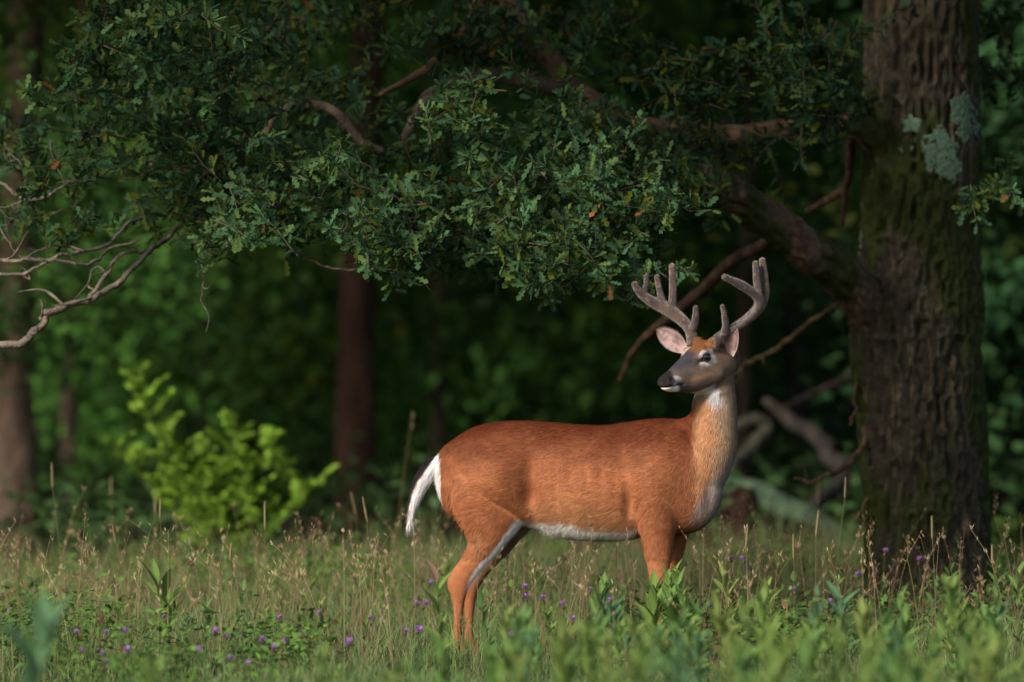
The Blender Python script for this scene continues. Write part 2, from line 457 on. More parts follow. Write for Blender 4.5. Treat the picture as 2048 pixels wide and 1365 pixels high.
    # ---- ears, joined into the same body mesh
    def ear(base_p, tip_p, face, width, curl):
        """cupped leaf: from base to tip, opening towards 'face'"""
        A = np.asarray(tip_p) - base_p; ln = np.linalg.norm(A); A = A / ln
        F_ = face - A * np.dot(face, A); F_ /= np.linalg.norm(F_); S_ = np.cross(A, F_)
        nt_, nw = 16, 13
        t = np.linspace(0, 1, nt_); w = np.linspace(-1, 1, nw)
        prof = width * np.interp(t, [0, .12, .3, .5, .7, .85, .95, 1], [.40, .62, .92, 1.0, .86, .58, .30, .03])
        tt, ww = np.meshgrid(t, w, indexing='ij'); pr = prof[:, None] * np.ones_like(ww)
        ang = ww * curl * (1 - .55 * tt)
        outs = []
        for k, (th, fl) in enumerate(((0.0, 0), (-.005, 1))):
            r = pr / np.maximum(np.sin(curl * (1 - .55 * tt)), .3)
            lat = r * np.sin(ang); dep = r * (1 - np.cos(ang)) - .25 * width
            outs.append(base_p + A * (tt * ln)[..., None] + S_ * lat[..., None] + F_ * (dep + th * (1 - np.abs(ww) ** 4) * (1 - tt ** 4))[..., None])
        V = np.concatenate([o.reshape(-1, 3) for o in outs])
        i = np.arange(nt_ - 1)[:, None]; j = np.arange(nw - 1)[None]
        q = np.stack([i * nw + j, i * nw + j + 1, (i + 1) * nw + j + 1, (i + 1) * nw + j], -1).reshape(-1, 4)
        Fc = np.vstack([q, q[:, ::-1] + nt_ * nw])
        inn = np.empty((nt_ * nw, 3)); inn[:] = (.33, .23, .215)
        e = np.abs(ww).ravel(); tr = tt.ravel()
        nn = fbm(outs[0].reshape(-1, 3) * 90, 2, 5)
        inn = mix(inn, (.13, .085, .075), sstep(.45, .62, nn) * .75 * sstep(.95, .6, e) * sstep(.05, .2, tr))
        inn = mix(inn, (.12, .09, .08), .75 * np.exp(-((ww.ravel() - .45) / .16) ** 2) * sstep(.15, .35, tr) * sstep(.9, .75, tr))
        inn = mix(inn, (.46, .38, .33), sstep(.25, .0, tr) * .8)
        inn = mix(inn, (.10, .075, .065), sstep(.84, .97, np.maximum(e, tr)))
        back = np.empty((nt_ * nw, 3)); back[:] = (.16, .105, .075)
        return V, Fc, np.vstack([inn, back]), outs[0], A, F_
    ears = []
    yb = poll[1]
    e1b, e1t = np.array([*P(1372, 702)[:1], yb + .0, P(1372, 702)[2]]), np.array([P(1313, 658)[0], yb + .035, P(1313, 658)[2]])
    e2b, e2t = np.array([P(1459, 712)[0], yb - .060, P(1459, 712)[2]]), np.array([P(1467, 648)[0], yb - .145, P(1466, 648)[2]])
    ears.append(ear(e1b, e1t, np.array([-.15, -1, .12]), .036, 1.1))
    ears.append(ear(e2b, e2t, np.array([-.40, -.90, .10]), .029, 1.2))
    Vb = [X]; Cb = [C]; nF = len(body.polygons)
    lt = np.empty(nF, np.int32); body.polygons.foreach_get('loop_total', lt)
    lv = np.empty(len(body.loops), np.int32); body.loops.foreach_get('vertex_index', lv)
    assert (lt == 4).all()
    Fq = [lv.reshape(-1, 4)]; nv = len(X)
    for V, F, Ce, *_ in ears:
        Vb.append(V); Fq.append(F + nv); Cb.append(Ce); nv += len(V)
    bm = mesh_np('deer_body', np.vstack(Vb) - base, np.vstack(Fq), np.vstack(Cb), True, M['coat'])
    bo = link('body', bm, root)

    # ---- wet nose pad
    fq = Fq[0]; hsv, huv = (X - poll) @ ax / L * 140, (X - poll) @ up
    on_ = (hsv + huv * 160 > 124) & (huv > -.0245) & (np.abs((X - poll) @ sd) < .06) & (hsv > 112)
    fs = fq[on_[fq].all(1)]; u_, inv = np.unique(fs, return_inverse=True)
    link('nose', mesh_np('nose', X[u_] + N[u_] * .0008 - base, inv.reshape(-1, 4), C[u_], True, M['nose']), root)

    # ---- eyes
    for w in (-1, 1):
        c = H(57.5, .0375, w * .0490); r = .0165
        th = np.linspace(0, math.pi, 14); ph = np.linspace(0, 2 * math.pi, 24, endpoint=False)
        V = np.array([[math.sin(t) * math.cos(p), math.sin(t) * math.sin(p), math.cos(t)] for t in th[1:-1] for p in ph] + [[0, 0, 1], [0, 0, -1]]) * r
        q, t = ring_faces(12, 24)
        me = mesh_np('eye', V, [q[:, ::-1], t[:, ::-1]], np.tile((.006, .005, .006), (len(V), 1)), True, M['eye'])
        eo = link('eye', me, root, loc=(c - base).tolist())
        # dark lid rim
        pl = []
        for a in np.linspace(0, 2 * math.pi, 30, endpoint=False):
            q_ = np.array([math.cos(a) * .0158, math.sin(a) * (.0122 if math.sin(a) > 0 else .0118)])
            dd = math.sqrt(max(r * r - q_[0] ** 2 - q_[1] ** 2, 1e-8)) + .0004
            pl.append(sd * w * dd + ax * q_[0] + up * q_[1])
        pl = np.array(pl + pl[:1])
        V, F = tube(pl, np.full(len(pl), .0019), 8)
        link('eyelid', mesh_np('eyelid', V, F, np.tile((.035, .022, .018), (len(V), 1)), True, M['coat']), eo)

    # ---- antlers in velvet
    unit_ = lambda v: v / (np.linalg.norm(v, axis=-1, keepdims=True) + 1e-9)
    def antler(lines):
        s = Soup()
        for pts in lines:
            A = np.array([[*P(px, py)[[0]], y, P(px, py)[2], r / PPM] for px, py, r, y in pts])
            B = catmull(A, 6); V, F = tube(B[:, :3], B[:, 3], 16); s.add(V, F)
        me = apply_mods(s.mesh('antler_raw'), [('REMESH', dict(mode='VOXEL', voxel_size=0.0028, adaptivity=0.0)), ('SMOOTH', dict(factor=0.5, iterations=8))])
        V = get_co(me); n = fbm(V * 30, 3, 4); n2 = fbm(V * 110, 2, 8)
        V = V + get_no(me) * ((n2 - .5) * .0018)[:, None]
        C = np.empty((len(V), 3)); C[:] = (.082, .051, .039)
        C = mix(C, (.048, .034, .031), sstep(.42, .65, n)); C = mix(C, (.22, .145, .115), sstep(.58, .75, n2) * .5)
        me.vertices.foreach_set('co', (V - base).astype(np.float32).ravel()); me.update(); set_col(me, C)
        me.polygons.foreach_set('use_smooth', np.ones(len(me.polygons), bool)); me.materials.append(M['velvet'])
        o = link('antler', me, root)
        nv_ = 9000; i_ = rng.integers(0, len(V), nv_); nn_ = get_no(me)[i_]; p_ = V[i_] - base; t_ = unit_(np.cross(nn_, rng.normal(0, 1, (nv_, 3))))
        q_ = p_ + nn_ * rng.uniform(.002, .0045, nv_)[:, None] + t_ * .002; sd_ = np.cross(nn_, t_) * .0005
        fz = mesh_np('velvet_hair', np.stack([p_ - sd_, p_ + sd_, q_], 1).reshape(-1, 3), np.arange(nv_ * 3).reshape(-1, 3), np.repeat(np.clip(C[i_] * rng.uniform(.7, 1.5, (nv_, 1)), 0, .5), 3, 0), False, M['fur'])
        link('velvet_hair', fz, o)['kind'] = 'stuff'
        return o
    y0 = poll[1] - .045
    antler([[(1384, 690, 12, y0 + .03), (1383, 676, 11.5, y0 + .035), (1380, 662, 11, y0 + .045), (1371, 648, 11.5, y0 + .06), (1357, 635, 12.5, y0 + .075), (1340, 622, 14, y0 + .09), (1321, 612, 13, y0 + .10),
             (1301, 602, 11, y0 + .10), (1284, 590, 9, y0 + .095), (1273, 576, 7.2, y0 + .085), (1267, 566, 6.2, y0 + .08)],
            [(1286, 594, 7, y0 + .095), (1290, 580, 6.2, y0 + .10), (1293, 565, 5.8, y0 + .10), (1292, 550, 5.6, y0 + .10)],
            [(1327, 610, 8, y0 + .10), (1322, 594, 7, y0 + .105), (1317, 572, 6, y0 + .11), (1313, 552, 5.4, y0 + .115)],
            [(1343, 618, 9, y0 + .09), (1345, 598, 8, y0 + .095), (1345, 570, 7.3, y0 + .10), (1344, 530, 6.8, y0 + .11)],
            [(1382, 662, 9, y0 + .04), (1388, 646, 8, y0 + .02), (1390, 630, 6.4, y0 + .01), (1390, 613, 5.2, y0 + .005)]])
    y1 = poll[1] - .088
    antler([[(1424, 694, 12, y1), (1432, 680, 11.5, y1 - .005), (1446, 668, 10.5, y1 - .002), (1463, 657, 9.5, y1 - .015), (1487, 641, 10, y1 - .06), (1506, 624, 11, y1 - .11), (1515, 608, 11, y1 - .155), (1511, 593, 10.5, y1 - .175),
             (1495, 580, 9.5, y1 - .195), (1475, 568, 9.5, y1 - .215), (1456, 559, 7.5, y1 - .235), (1442, 552, 6.2, y1 - .25)],
            [(1513, 606, 9, y1 - .15), (1512, 585, 8, y1 - .15), (1509, 555, 7.2, y1 - .145), (1507, 524, 6.4, y1 - .14)],
            [(1512, 622, 9, y1 - .13), (1523, 604, 8.5, y1 - .12), (1527, 580, 8, y1 - .115), (1525, 550, 7.4, y1 - .11), (1521, 518, 6.6, y1 - .105)],
            [(1446, 668, 8, y1 - .02), (1449, 652, 7.4, y1 - .03), (1447, 632, 6.2, y1 - .04), (1442, 610, 4.8, y1 - .05)],
            [(1474, 567, 6, y1 - .215), (1471, 560, 5, y1 - .215)]])

    # ---- fur: short strands lying along the body
    tri = np.vstack([np.vstack(Fq)[:, [0, 1, 2]], np.vstack(Fq)[:, [0, 2, 3]]])
    VA = np.vstack(Vb); CA = np.vstack(Cb)
    a, b, c = VA[tri[:, 0]], VA[tri[:, 1]], VA[tri[:, 2]]
    cr = np.cross(b - a, c - a); area = np.linalg.norm(cr, axis=1) / 2
    body_n = len(X)
    isear = tri[:, 0] >= body_n
    cen = (a + b + c) / 3
    hs, hu = (cen - poll) @ ax / L * 140, (cen - poll) @ up
    headm = (hs > -5) & (hu > -.09) & (cen[:, 0] > P(1300, 0)[0]) & (cen[:, 2] > P(0, 800)[2])
    wgt = area * np.where(isear, .5, 1) * np.where(headm, 1.6, 1) * np.where(cen[:, 2] < .12, .15, 1)
    tailm = (cen[:, 0] < P(880, 0)[0]) & (cen[:, 2] > P(0, 1075)[2])
    wgt = wgt * np.where(tailm, 2.2, 1)
    nf = 250000
    idx = rng.choice(len(tri), nf, p=wgt / wgt.sum())
    r1, r2 = np.sqrt(rng.random(nf)), rng.random(nf)
    bw = np.stack([1 - r1, r1 * (1 - r2), r1 * r2], -1)[..., None]
    p = a[idx] * bw[:, 0:1, 0] + b[idx] * bw[:, 1:2, 0] + c[idx] * bw[:, 2:3, 0]
    nrm = cr[idx] / (2 * area[idx][:, None] + 1e-12)
    colr = CA[tri[idx, 0]] * bw[:, 0:1, 0] + CA[tri[idx, 1]] * bw[:, 1:2, 0] + CA[tri[idx, 2]] * bw[:, 2:3, 0]
    px = p[:, 0] * PPM + 1024; py = HOR + (CAM_H - p[:, 2]) * PPM
    hs, hu = (p - poll) @ ax / L * 140, (p - poll) @ up
    hd = headm[idx]; er = isear[idx]; tm = tailm[idx]
    flow = np.empty_like(p); flow[:] = (-1, 0, -.30)
    w = sstep(1330, 1400, px) * (py < 1040); flow = mix(flow, (-.25, 0, -1), w)
    w = sstep(1000, 1070, py); flow = mix(flow, (-.6, 0, -.8), w)
    w = (sstep(1060, 1110, py) * ((px < 1060) | (px > 1275))); flow = mix(flow, (-.25, 0, -1), w)
    w = sstep(930, 890, px) * sstep(880, 930, py); flow = mix(flow, (-.55, 0, -.9), w)
    w = ((px > 1050) & (px < 1285) & (py < 1100)) * sstep(1032, 1075, py) * .8; flow = mix(flow, (-.35, -.15, -1), w)
    flow = np.where(hd[:, None], -ax * .9 + np.array([0, 0, -.35]) + 0 * p, flow)
    flow = np.where(er[:, None], np.array([-.2, -.2, .7]) + 0 * p, flow)
    tdir = np.stack([np.interp(py, [900, 930, 960, 1000, 1060], [-.8, -.6, -.35, -.12, -.08]), 0 * py, np.interp(py, [900, 930, 960, 1000, 1060], [-.5, -.75, -.9, -1, -1])], -1)
    flow = np.where(tm[:, None], tdir, flow)
    sw = fbm(p * 9, 2, 21) - .5; flow = flow + np.stack([sw, 0 * sw, -sw], -1) * .5 + rng.normal(0, .10, p.shape)
    tan = flow - nrm * (flow * nrm).sum(1)[:, None]; tan /= np.linalg.norm(tan, axis=1)[:, None] + 1e-9
    ln = np.full(nf, .020)
    ln = np.where(py > 1045 + rng.normal(0, 12, nf), .024, ln); ln = np.where((py > 1110), .011, ln); bl = ((px > 1050) & (px < 1285) & (py < 1100)) * sstep(1030, 1072, py + rng.normal(0, 6, nf)); ln = ln * (1 - bl) + .032 * bl
    ln = np.where((px > 1375) & (py < 1000), .024, ln)
    ln = np.where((px < 960) & (py > 960) & (py < 1090), .030, ln)
    ln = np.where(hd, .0085, ln); ln = np.where(hd & (hs > 112), .003, ln)
    ln = np.where(er, .009, ln)
    ln = np.where(tm, .030 + .018 * sstep(980, 1040, py), ln)
    e = np.hypot((hs - 57) / 140 * L, hu - .0375); ln = np.where(hd & (e < .024), .0008, ln)
    ln = ln * rng.uniform(.6, 1.25, nf) * np.where(rng.random(nf) < .06, 1.5, 1)
    lift = np.where(hd | er, .22, .16) + rng.normal(0, .05, nf); lift = np.where(tm, .12 + rng.normal(0, .08, nf), lift)
    side = np.cross(nrm, tan)
    wd = np.where(hd | er, .0006, .0009) * rng.uniform(.7, 1.3, nf)
    p0 = p - nrm * .001
    dirv = tan + nrm * lift[:, None]
    p1 = p0 + dirv * (ln * .55)[:, None]
    p2 = p1 + (tan + nrm * (lift * .4)[:, None] + np.array([0, 0, -.12])) * (ln * .45)[:, None]
    Vf = np.stack([p0 - side * wd[:, None], p0 + side * wd[:, None], p1 + side * (wd * .7)[:, None], p1 - side * (wd * .7)[:, None], p2], 1).reshape(-1, 3)
    o5 = np.arange(nf)[:, None] * 5
    q = o5 + np.array([[0, 1, 2, 3]]); t = o5 + np.array([[3, 2, 4]])
    v = rng.normal(1, .15, nf) * (0.95 + .24 * (fbm(p * np.array([60, 60, 160]), 2, 31) - .5) * 2)
    v = np.where(py > 1090, 1 + (v - 1) * .5, v)
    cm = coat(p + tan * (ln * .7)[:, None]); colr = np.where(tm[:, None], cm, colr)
    cf = np.clip(colr * np.clip(v, .4, 1.6)[:, None], 0, .9)
    fm = mesh_np('fur', Vf - base, [q, t], np.repeat(cf, 5, 0), False, M['fur'])
    fo = link('fur', fm, root); fo['kind'] = 'stuff'
    return root
build_deer()
# ============================================================ ground
def gz(x, y):
    """ground height: a faintly uneven meadow, flat under the deer"""
    x = np.asarray(x, float); y = np.asarray(y, float)
    n = fbm(np.stack([x * .35 + 11, y * .35 + 5, 0 * x], -1), 3, 2) - .5
    n2 = fbm(np.stack([x * 1.7 + 3, y * 1.7 + 7, 0 * x], -1), 2, 6) - .5
    return (n * .16 + n2 * .05) * sstep(.5, 3.0, np.hypot((x - .2) / 1.2, y)) + sstep(14, 120, y) * 2.5

def soil_mat():
    m, nt, b = new_mat('meadow_soil')
    tc = nt.nodes.new('ShaderNodeTexCoord')
    nz = nt.nodes.new('ShaderNodeTexNoise'); nz.inputs['Scale'].default_value = 1.3; nz.inputs['Detail'].default_value = 8
    n2 = nt.nodes.new('ShaderNodeTexNoise'); n2.inputs['Scale'].default_value = 28; n2.inputs['Detail'].default_value = 6
    for n in (nz, n2): nt.links.new(tc.outputs['Object'], n.inputs['Vector'])
    cr = nt.nodes.new('ShaderNodeValToRGB')
    cr.color_ramp.elements[0].color = (.028, .022, .012, 1); cr.color_ramp.elements[0].position = .35
    cr.color_ramp.elements[1].color = (.060, .046, .024, 1); cr.color_ramp.elements[1].position = .68
    e = cr.color_ramp.elements.new(.5); e.color = (.032, .038, .014, 1)
    nt.links.new(nz.outputs['Fac'], cr.inputs[0])
    mx = nt.nodes.new('ShaderNodeMix'); mx.data_type = 'RGBA'; mx.blend_type = 'MULTIPLY'; mx.inputs[0].default_value = .8
    nt.links.new(cr.outputs[0], mx.inputs[6]); nt.links.new(n2.outputs['Fac'], mx.inputs[7]); nt.links.new(mx.outputs[2], b.inputs['Base Color'])
    bp = nt.nodes.new('ShaderNodeBump'); bp.inputs['Strength'].default_value = .7; bp.inputs['Distance'].default_value = .04
    nt.links.new(n2.outputs['Fac'], bp.inputs['Height']); nt.links.new(bp.outputs[0], b.inputs['Normal'])
    b.inputs['Roughness'].default_value = .95; b.inputs['Specular IOR Level'].default_value = .1
    return m
def build_ground():
    xs = np.concatenate([[-900, -300, -100, -40], np.linspace(-16, 16, 90), [40, 100, 300, 900]])
    ys = np.concatenate([[-300, -120, -60, -44], np.linspace(-30, 30, 150), np.linspace(32, 120, 30), [200, 400, 900, 1600]])
    XX, YY = np.meshgrid(xs, ys, indexing='ij')
    V = np.stack([XX, YY, gz(XX, YY)], -1).reshape(-1, 3)
    n = len(ys); i = np.arange(len(xs) - 1)[:, None]; j = np.arange(n - 1)[None]
    F = np.stack([i * n + j, (i + 1) * n + j, (i + 1) * n + j + 1, i * n + j + 1], -1).reshape(-1, 4)
    o = link('ground', mesh_np('ground', V, F, None, True, soil_mat())); tag(o, kind='structure')
build_ground()

# ============================================================ leaves
def lobed_leaf():
    """oak leaf: midrib along x, lobes to both sides, folded a little"""
    mid = np.array([[0, 0], [.30, 0], [.56, 0], [.80, 0], [1.0, 0]])
    side = np.array([[.26, .15], [.34, .06], [.52, .22], [.60, .08], [.80, .19]])
    V = [[x, y, -.02 * math.sin(x * 3)] for x, y in mid]
    tri = []
    for sg in (1, -1):
        o = len(V); V += [[x, sg * y, .30 * y - .05 * x * x] for x, y in side]
        t = [(0, 1, o), (1, o + 1, o), (1, 2, o + 1), (2, o + 2, o + 1), (2, 3, o + 3), (2, o + 3, o + 2), (3, o + 4, o + 3), (3, 4, o + 4)]
        tri += t if sg < 0 else [q[::-1] for q in t]
    return np.array(V, float), np.array(tri)

def oval_leaf(w=.28, droop=.12, n=5):
    """plain leaf, folded at the midrib"""
    t = np.linspace(0, 1, n + 1)
    pr = w * np.sin(math.pi * np.clip(t, 0, 1) ** .8) + .008
    V = []
    for k in range(n + 1): V += [[t[k], pr[k], pr[k] * .35 - droop * t[k] ** 2], [t[k], 0, -droop * t[k] ** 2], [t[k], -pr[k], pr[k] * .35 - droop * t[k] ** 2]]
    F = []
    for k in range(n):
        a, b = 3 * k, 3 * k + 3
        F += [(a, a + 1, b), (a + 1, b + 1, b), (a + 1, a + 2, b + 1), (a + 2, b + 2, b + 1)]
    return np.array(V, float), np.array(F)

def scatter(tmpl, pos, dirv, nrm, size, C):
    """copies of a leaf template -> V, F, C of one mesh"""
    TV, TF = tmpl
    d = dirv / (np.linalg.norm(dirv, axis=1)[:, None] + 1e-9)
    s = np.cross(nrm, d); s /= np.linalg.norm(s, axis=1)[:, None] + 1e-9
    n = np.cross(d, s)
    V = pos[:, None, :] + size[:, None, None] * (TV[None, :, 0:1] * d[:, None, :] + TV[None, :, 1:2] * s[:, None, :] + TV[None, :, 2:3] * n[:, None, :])
    F = TF[None] + (np.arange(len(pos)) * len(TV))[:, None, None]
    return V.reshape(-1, 3), F.reshape(-1, TF.shape[1]), np.repeat(C, len(TV), 0)

LOBED = lobed_leaf(); OVAL = oval_leaf(.27, .10, 3); SIMPLE = (np.array([[0, 0, 0], [.45, .30, .08], [1, 0, -.06], [.45, -.30, .08]]), np.array([[0, 2, 1], [0, 3, 2]])); LANCE = oval_leaf(.15, .18, 6)

def unit(v): return v / (np.linalg.norm(v, axis=-1, keepdims=True) + 1e-9)

# ============================================================ bark
def bark_tube(path, rad, n=24, amp=.12, fine=.03, tall=.2, base_c=(.105, .075, .052), seed=0, moss=.0, per=8, flat=False, kink=0.0, bulge=.25):
    """limb with furrowed bark; amp is relief as a share of the radius (or metres when flat)"""
    A = catmull(np.hstack([np.asarray(path, float), np.asarray(rad, float)[:, None]]), per)
    if kink:
        cl_ = np.concatenate([[0], np.cumsum(np.linalg.norm(np.diff(A[:, :3], axis=0), axis=1))])
        k_ = (cl_ / (A[:, 3].mean() * 9))[:, None] * np.array([1, .9, 1.1]) + seed
        A[1:-1, :3] += (np.stack([fbm(k_ + q * 7.7, 2, seed + q) for q in range(3)], -1) - .5)[1:-1] * A[1:-1, 3:4] * kink
    p, r = A[:, :3], A[:, 3]
    T, U, W = frames(p)
    a = np.linspace(0, 2 * math.pi, n, endpoint=False)
    dirs = np.cos(a)[None, :, None] * U[:, None, :] + np.sin(a)[None, :, None] * W[:, None, :]
    ln = np.concatenate([[0], np.cumsum(np.linalg.norm(np.diff(p, axis=0), axis=1))])
    q = np.stack([np.cos(a)[None] * r[:, None] / fine, np.sin(a)[None] * r[:, None] / fine, np.repeat((ln / tall)[:, None], n, 1)], -1)
    rid = 1 - np.abs(2 * fbm(q, 2, seed) - 1) * 1.6
    big = fbm(q * np.array([.22, .22, .35]), 2, seed + 5) - .5
    h = (rid - .4) * amp * (r[:, None] if not flat else 1) + big * r[:, None] * bulge
    V = p[:, None, :] + dirs * (r[:, None] + h)[..., None]
    V = V.reshape(-1, 3)
    n1 = fbm(V * np.array([9, 9, 4]), 3, seed + 11); n2 = fbm(V * np.array([45, 45, 14]), 2, seed + 12)
    C = np.empty((len(V), 3)); C[:] = base_c
    C = C * (0.65 + .9 * n2)[:, None]
    C = mix(C, np.array(base_c) * np.array([2.0, 1.85, 1.75]), sstep(.56, .72, n1) * .6)
    st = fbm(V * np.array([70, 70, 8]), 2, seed + 15); C = mix(C, np.array(base_c) * np.array([2.9, 2.6, 2.4]), sstep(.58, .70, st) * .7)
    if moss:
        n3 = fbm(V * np.array([5, 5, 2.2]), 3, seed + 14)
        C = mix(C, (.035, .048, .010), sstep(.62 - moss, .72 - moss, n3) * .85)
    V = np.vstack([V, p[0], p[-1] + T[-1] * r[-1] * .5]); C = np.vstack([C, C[:1], C[-1:]])
    qf, tf = ring_faces(len(p), n)
    return V, [qf, tf], C, p, r

def limb(name, parent, base, path, rad, **kw):
    V, F, C, p, r = bark_tube(path, rad, **kw)
    return link(name, mesh_np(name, V - base, F, C, True, M['bark']), parent), p, r

# ============================================================ the oak
def build_oak():
    y = 3.4
    base = P(1860, 1253, y); base[2] = gz(base[0], y) - .02
    root = link('oak_tree', None, loc=base.tolist())
    tag(root, 'mossy old oak with lichen patches and a long low leafy limb beside the deer', 'tree')
    rows = [(1285, 1690, 2030), (1240, 1718, 2000), (1180, 1733, 1984), (1100, 1740, 1974), (1000, 1737, 1969), (900, 1729, 1964), (800, 1720, 1960), (700, 1712, 1957), (620, 1710, 1956), (540, 1722, 1954), (450, 1730, 1951),
            (350, 1733, 1950), (200, 1735, 1950), (0, 1738, 1948), (-300, 1742, 1935), (-700, 1750, 1920), (-1200, 1770, 1900), (-1900, 1800, 1880)]
    path = [P((l + r) / 2, py, y) for py, l, r in rows]; rad = [(r - l) / 2 / (PPM * 40 / 43.4) for _, l, r in rows]
    trunk, tp, tr = limb('trunk', root, base, path, rad, n=240, amp=.040, flat=True, fine=.030, tall=.075, base_c=(.044, .038, .026), seed=3, moss=.14, per=34, bulge=.10)

    def br(name, pts, seed, n=20, **kw):
        pth = [P(px, py, yy * .755) for px, py, _, yy in pts]; rd = [r / (PPM * 40 / (40 + yy * .755)) * (.62 if name in ('dead_branch', 'twig') else 1) for _, _, r, yy in pts]
        thin = name in ('dead_branch', 'twig')
        o = limb(name, root, base, pth, rd, seed=seed, n=n, kink=4.0 if thin else 1.2, **kw)
        if thin:                                             # short side twigs
            p_, r_ = o[1], o[2]
            for _ in range(int(rng.integers(2, 5))):
                i = int(rng.integers(len(p_) // 4, len(p_) - 1)); l_ = rng.uniform(.05, .16)
                d = unit(p_[min(i + 1, len(p_) - 1)] - p_[i - 1] + rng.normal(0, .05, 3)) * .5 + unit(rng.normal(0, 1, 3)) * .8
                limb('twig', root, base, [p_[i], p_[i] + d * l_ * .5 + rng.normal(0, .012, 3), p_[i] + d * l_ + rng.normal(0, .02, 3)], [r_[i] * .55, r_[i] * .4, r_[i] * .15], n=6, seed=seed + 1, per=4, base_c=kw.get('base_c', (.15, .11, .08)))
        return o
    bro = (.075, .048, .031)
    br('limb', [(1830, 720, 34, 4.7), (1775, 655, 40, 4.5), (1712, 582, 40, 4.2), (1635, 510, 38, 3.9), (1545, 440, 34, 3.7), (1455, 380, 31, 3.5), (1390, 352, 26, 3.4), (1310, 348, 20, 3.2), (1230, 366, 16, 3.0), (1140, 372, 11, 2.7), (1040, 350, 8, 2.4), (900, 390, 6, 2.1), (760, 430, 4, 1.9)],
       21, n=60, amp=.34, fine=.028, tall=.06, bulge=.4, moss=.07, base_c=(.088, .060, .040), per=14)
    br('limb', [(1800, 330, 34, 4.5), (1750, 275, 28, 4.3), (1690, 250, 22, 4.2), (1560, 262, 20, 4.1), (1400, 272, 19, 4.0), (1250, 238, 19, 3.8), (1155, 188, 20, 3.7), (1088, 112, 21, 3.6), (1040, 48, 20, 3.6), (995, -40, 18, 3.6), (900, -160, 14, 3.6)], 23, n=36, amp=.2, moss=.08, base_c=(.10, .066, .045))
    br('branch', [(1150, 190, 14, 3.7), (1090, 172, 15, 3.5), (1030, 158, 14, 3.4), (970, 153, 14, 3.3), (905, 165, 13, 3.2), (860, 192, 12, 3.1), (830, 235, 10, 3.0), (790, 300, 8, 2.9), (730, 290, 8, 2.9), (705, 262, 9, 2.9), (665, 220, 9, 2.9), (615, 207, 9, 2.9), (560, 222, 7, 2.9), (500, 300, 6, 2.8), (400, 340, 5, 2.6), (300, 330, 4, 2.5)], 25, base_c=(.080, .061, .046))
    br('branch', [(1000, -60, 14, 3.6), (962, 0, 12, 3.4), (930, 62, 11, 3.2), (880, 112, 9, 3.1), (834, 150, 7, 3.0), (760, 190, 4, 2.9)], 27, base_c=bro)
    br('branch', [(1570, 462, 15, 3.8), (1530, 488, 13, 4.2), (1470, 522, 12, 4.8), (1410, 575, 11, 5.6), (1350, 625, 9, 6.2), (1300, 668, 8, 6.6), (1262, 712, 6, 7.0), (1240, 760, 4, 7.2)], 29, base_c=(.062, .039, .024))
    br('dead_branch', [(1745, 590, 10, 4.6), (1690, 606, 9, 5.4), (1640, 632, 8, 6.2), (1560, 690, 8, 7.0), (1490, 732, 7, 7.4), (1440, 770, 4, 7.6)], 30, base_c=(.055, .042, .022))
    br('branch', [(1745, 300, 12, 4.4), (1705, 272, 10, 4.5), (1700, 330, 10, 4.7), (1690, 375, 9, 4.8), (1655, 400, 8, 4.9), (1615, 422, 6, 5.0)], 31, base_c=bro)
    br('branch', [(1700, 330, 7, 4.7), (1688, 400, 6, 4.8), (1685, 450, 4, 4.8)], 32, base_c=bro)
    br('dead_branch', [(1765, 850, 14, 4.5), (1736, 862, 10, 4.4), (1722, 900, 9, 4.3), (1698, 932, 9, 4.2), (1655, 952, 8, 4.1), (1620, 962, 7, 4.1), (1590, 958, 4, 4.1)], 33, base_c=bro)
    br('dead_branch', [(1755, 760, 9, 4.5), (1712, 770, 6, 4.4), (1712, 815, 6, 4.4), (1700, 850, 5, 4.3)], 35, base_c=bro)
    br('dead_branch', [(1760, 985, 10, 4.5), (1735, 1000, 7, 4.4), (1708, 1045, 4, 4.3)], 36, base_c=(.13, .09, .04))
    tw = (.090, .078, .063)
    # weathered twigs hanging out to the left
    br('dead_branch', [(500, 300, 6, 2.8), (430, 400, 7, 2.6), (345, 468, 8, 2.4), (300, 500, 9, 2.2), (265, 545, 9, 2.1), (210, 583, 9, 2.0), (150, 607, 10, 1.9), (95, 632, 11, 1.8), (40, 680, 11, 1.8), (-60, 700, 11, 1.8), (-160, 690, 10, 1.8)], 37, n=12, base_c=tw)
    br('dead_branch', [(290, 505, 7, 2.2), (240, 510, 7, 2.1), (205, 560, 7, 2.1), (165, 605, 7, 2.0), (100, 618, 7, 1.9), (85, 640, 8, 1.8)], 39, n=12, base_c=tw)
    br('dead_branch', [(360, 430, 5, 2.5), (270, 440, 5, 2.3), (215, 488, 5, 2.2), (150, 505, 5, 2.1), (80, 520, 6, 2.0), (0, 520, 6, 2.0), (-80, 500, 6, 2.0)], 41, n=10, base_c=tw)
    br('dead_branch', [(280, 480, 4, 2.2), (220, 500, 5, 2.2), (180, 526, 6, 2.1), (100, 525, 6, 2.0), (50, 545, 6, 2.0), (-60, 548, 6, 2.0)], 43, n=10, base_c=tw)
    br('twig', [(170, 505, 4, 2.1), (110, 490, 4, 2.1), (45, 515, 3, 2.0), (15, 480, 3, 2.0), (-10, 440, 2, 2.0)], 45, n=8, base_c=tw)
    br('twig', [(240, 330, 3, 2.4), (180, 360, 4, 2.2), (130, 370, 4, 2.1), (90, 392, 5, 2.0), (45, 400, 5, 2.0), (0, 362, 5, 2.0), (-50, 350, 4, 2.0)], 47, n=8, base_c=tw)
    br('twig', [(130, 370, 3, 2.1), (105, 310, 2.5, 2.1), (100, 280, 2, 2.1)], 49, n=8, base_c=tw)
    br('twig', [(45, 400, 3, 2.0), (15, 415, 3, 2.0), (-20, 410, 3, 2.0)], 51, n=8, base_c=tw)
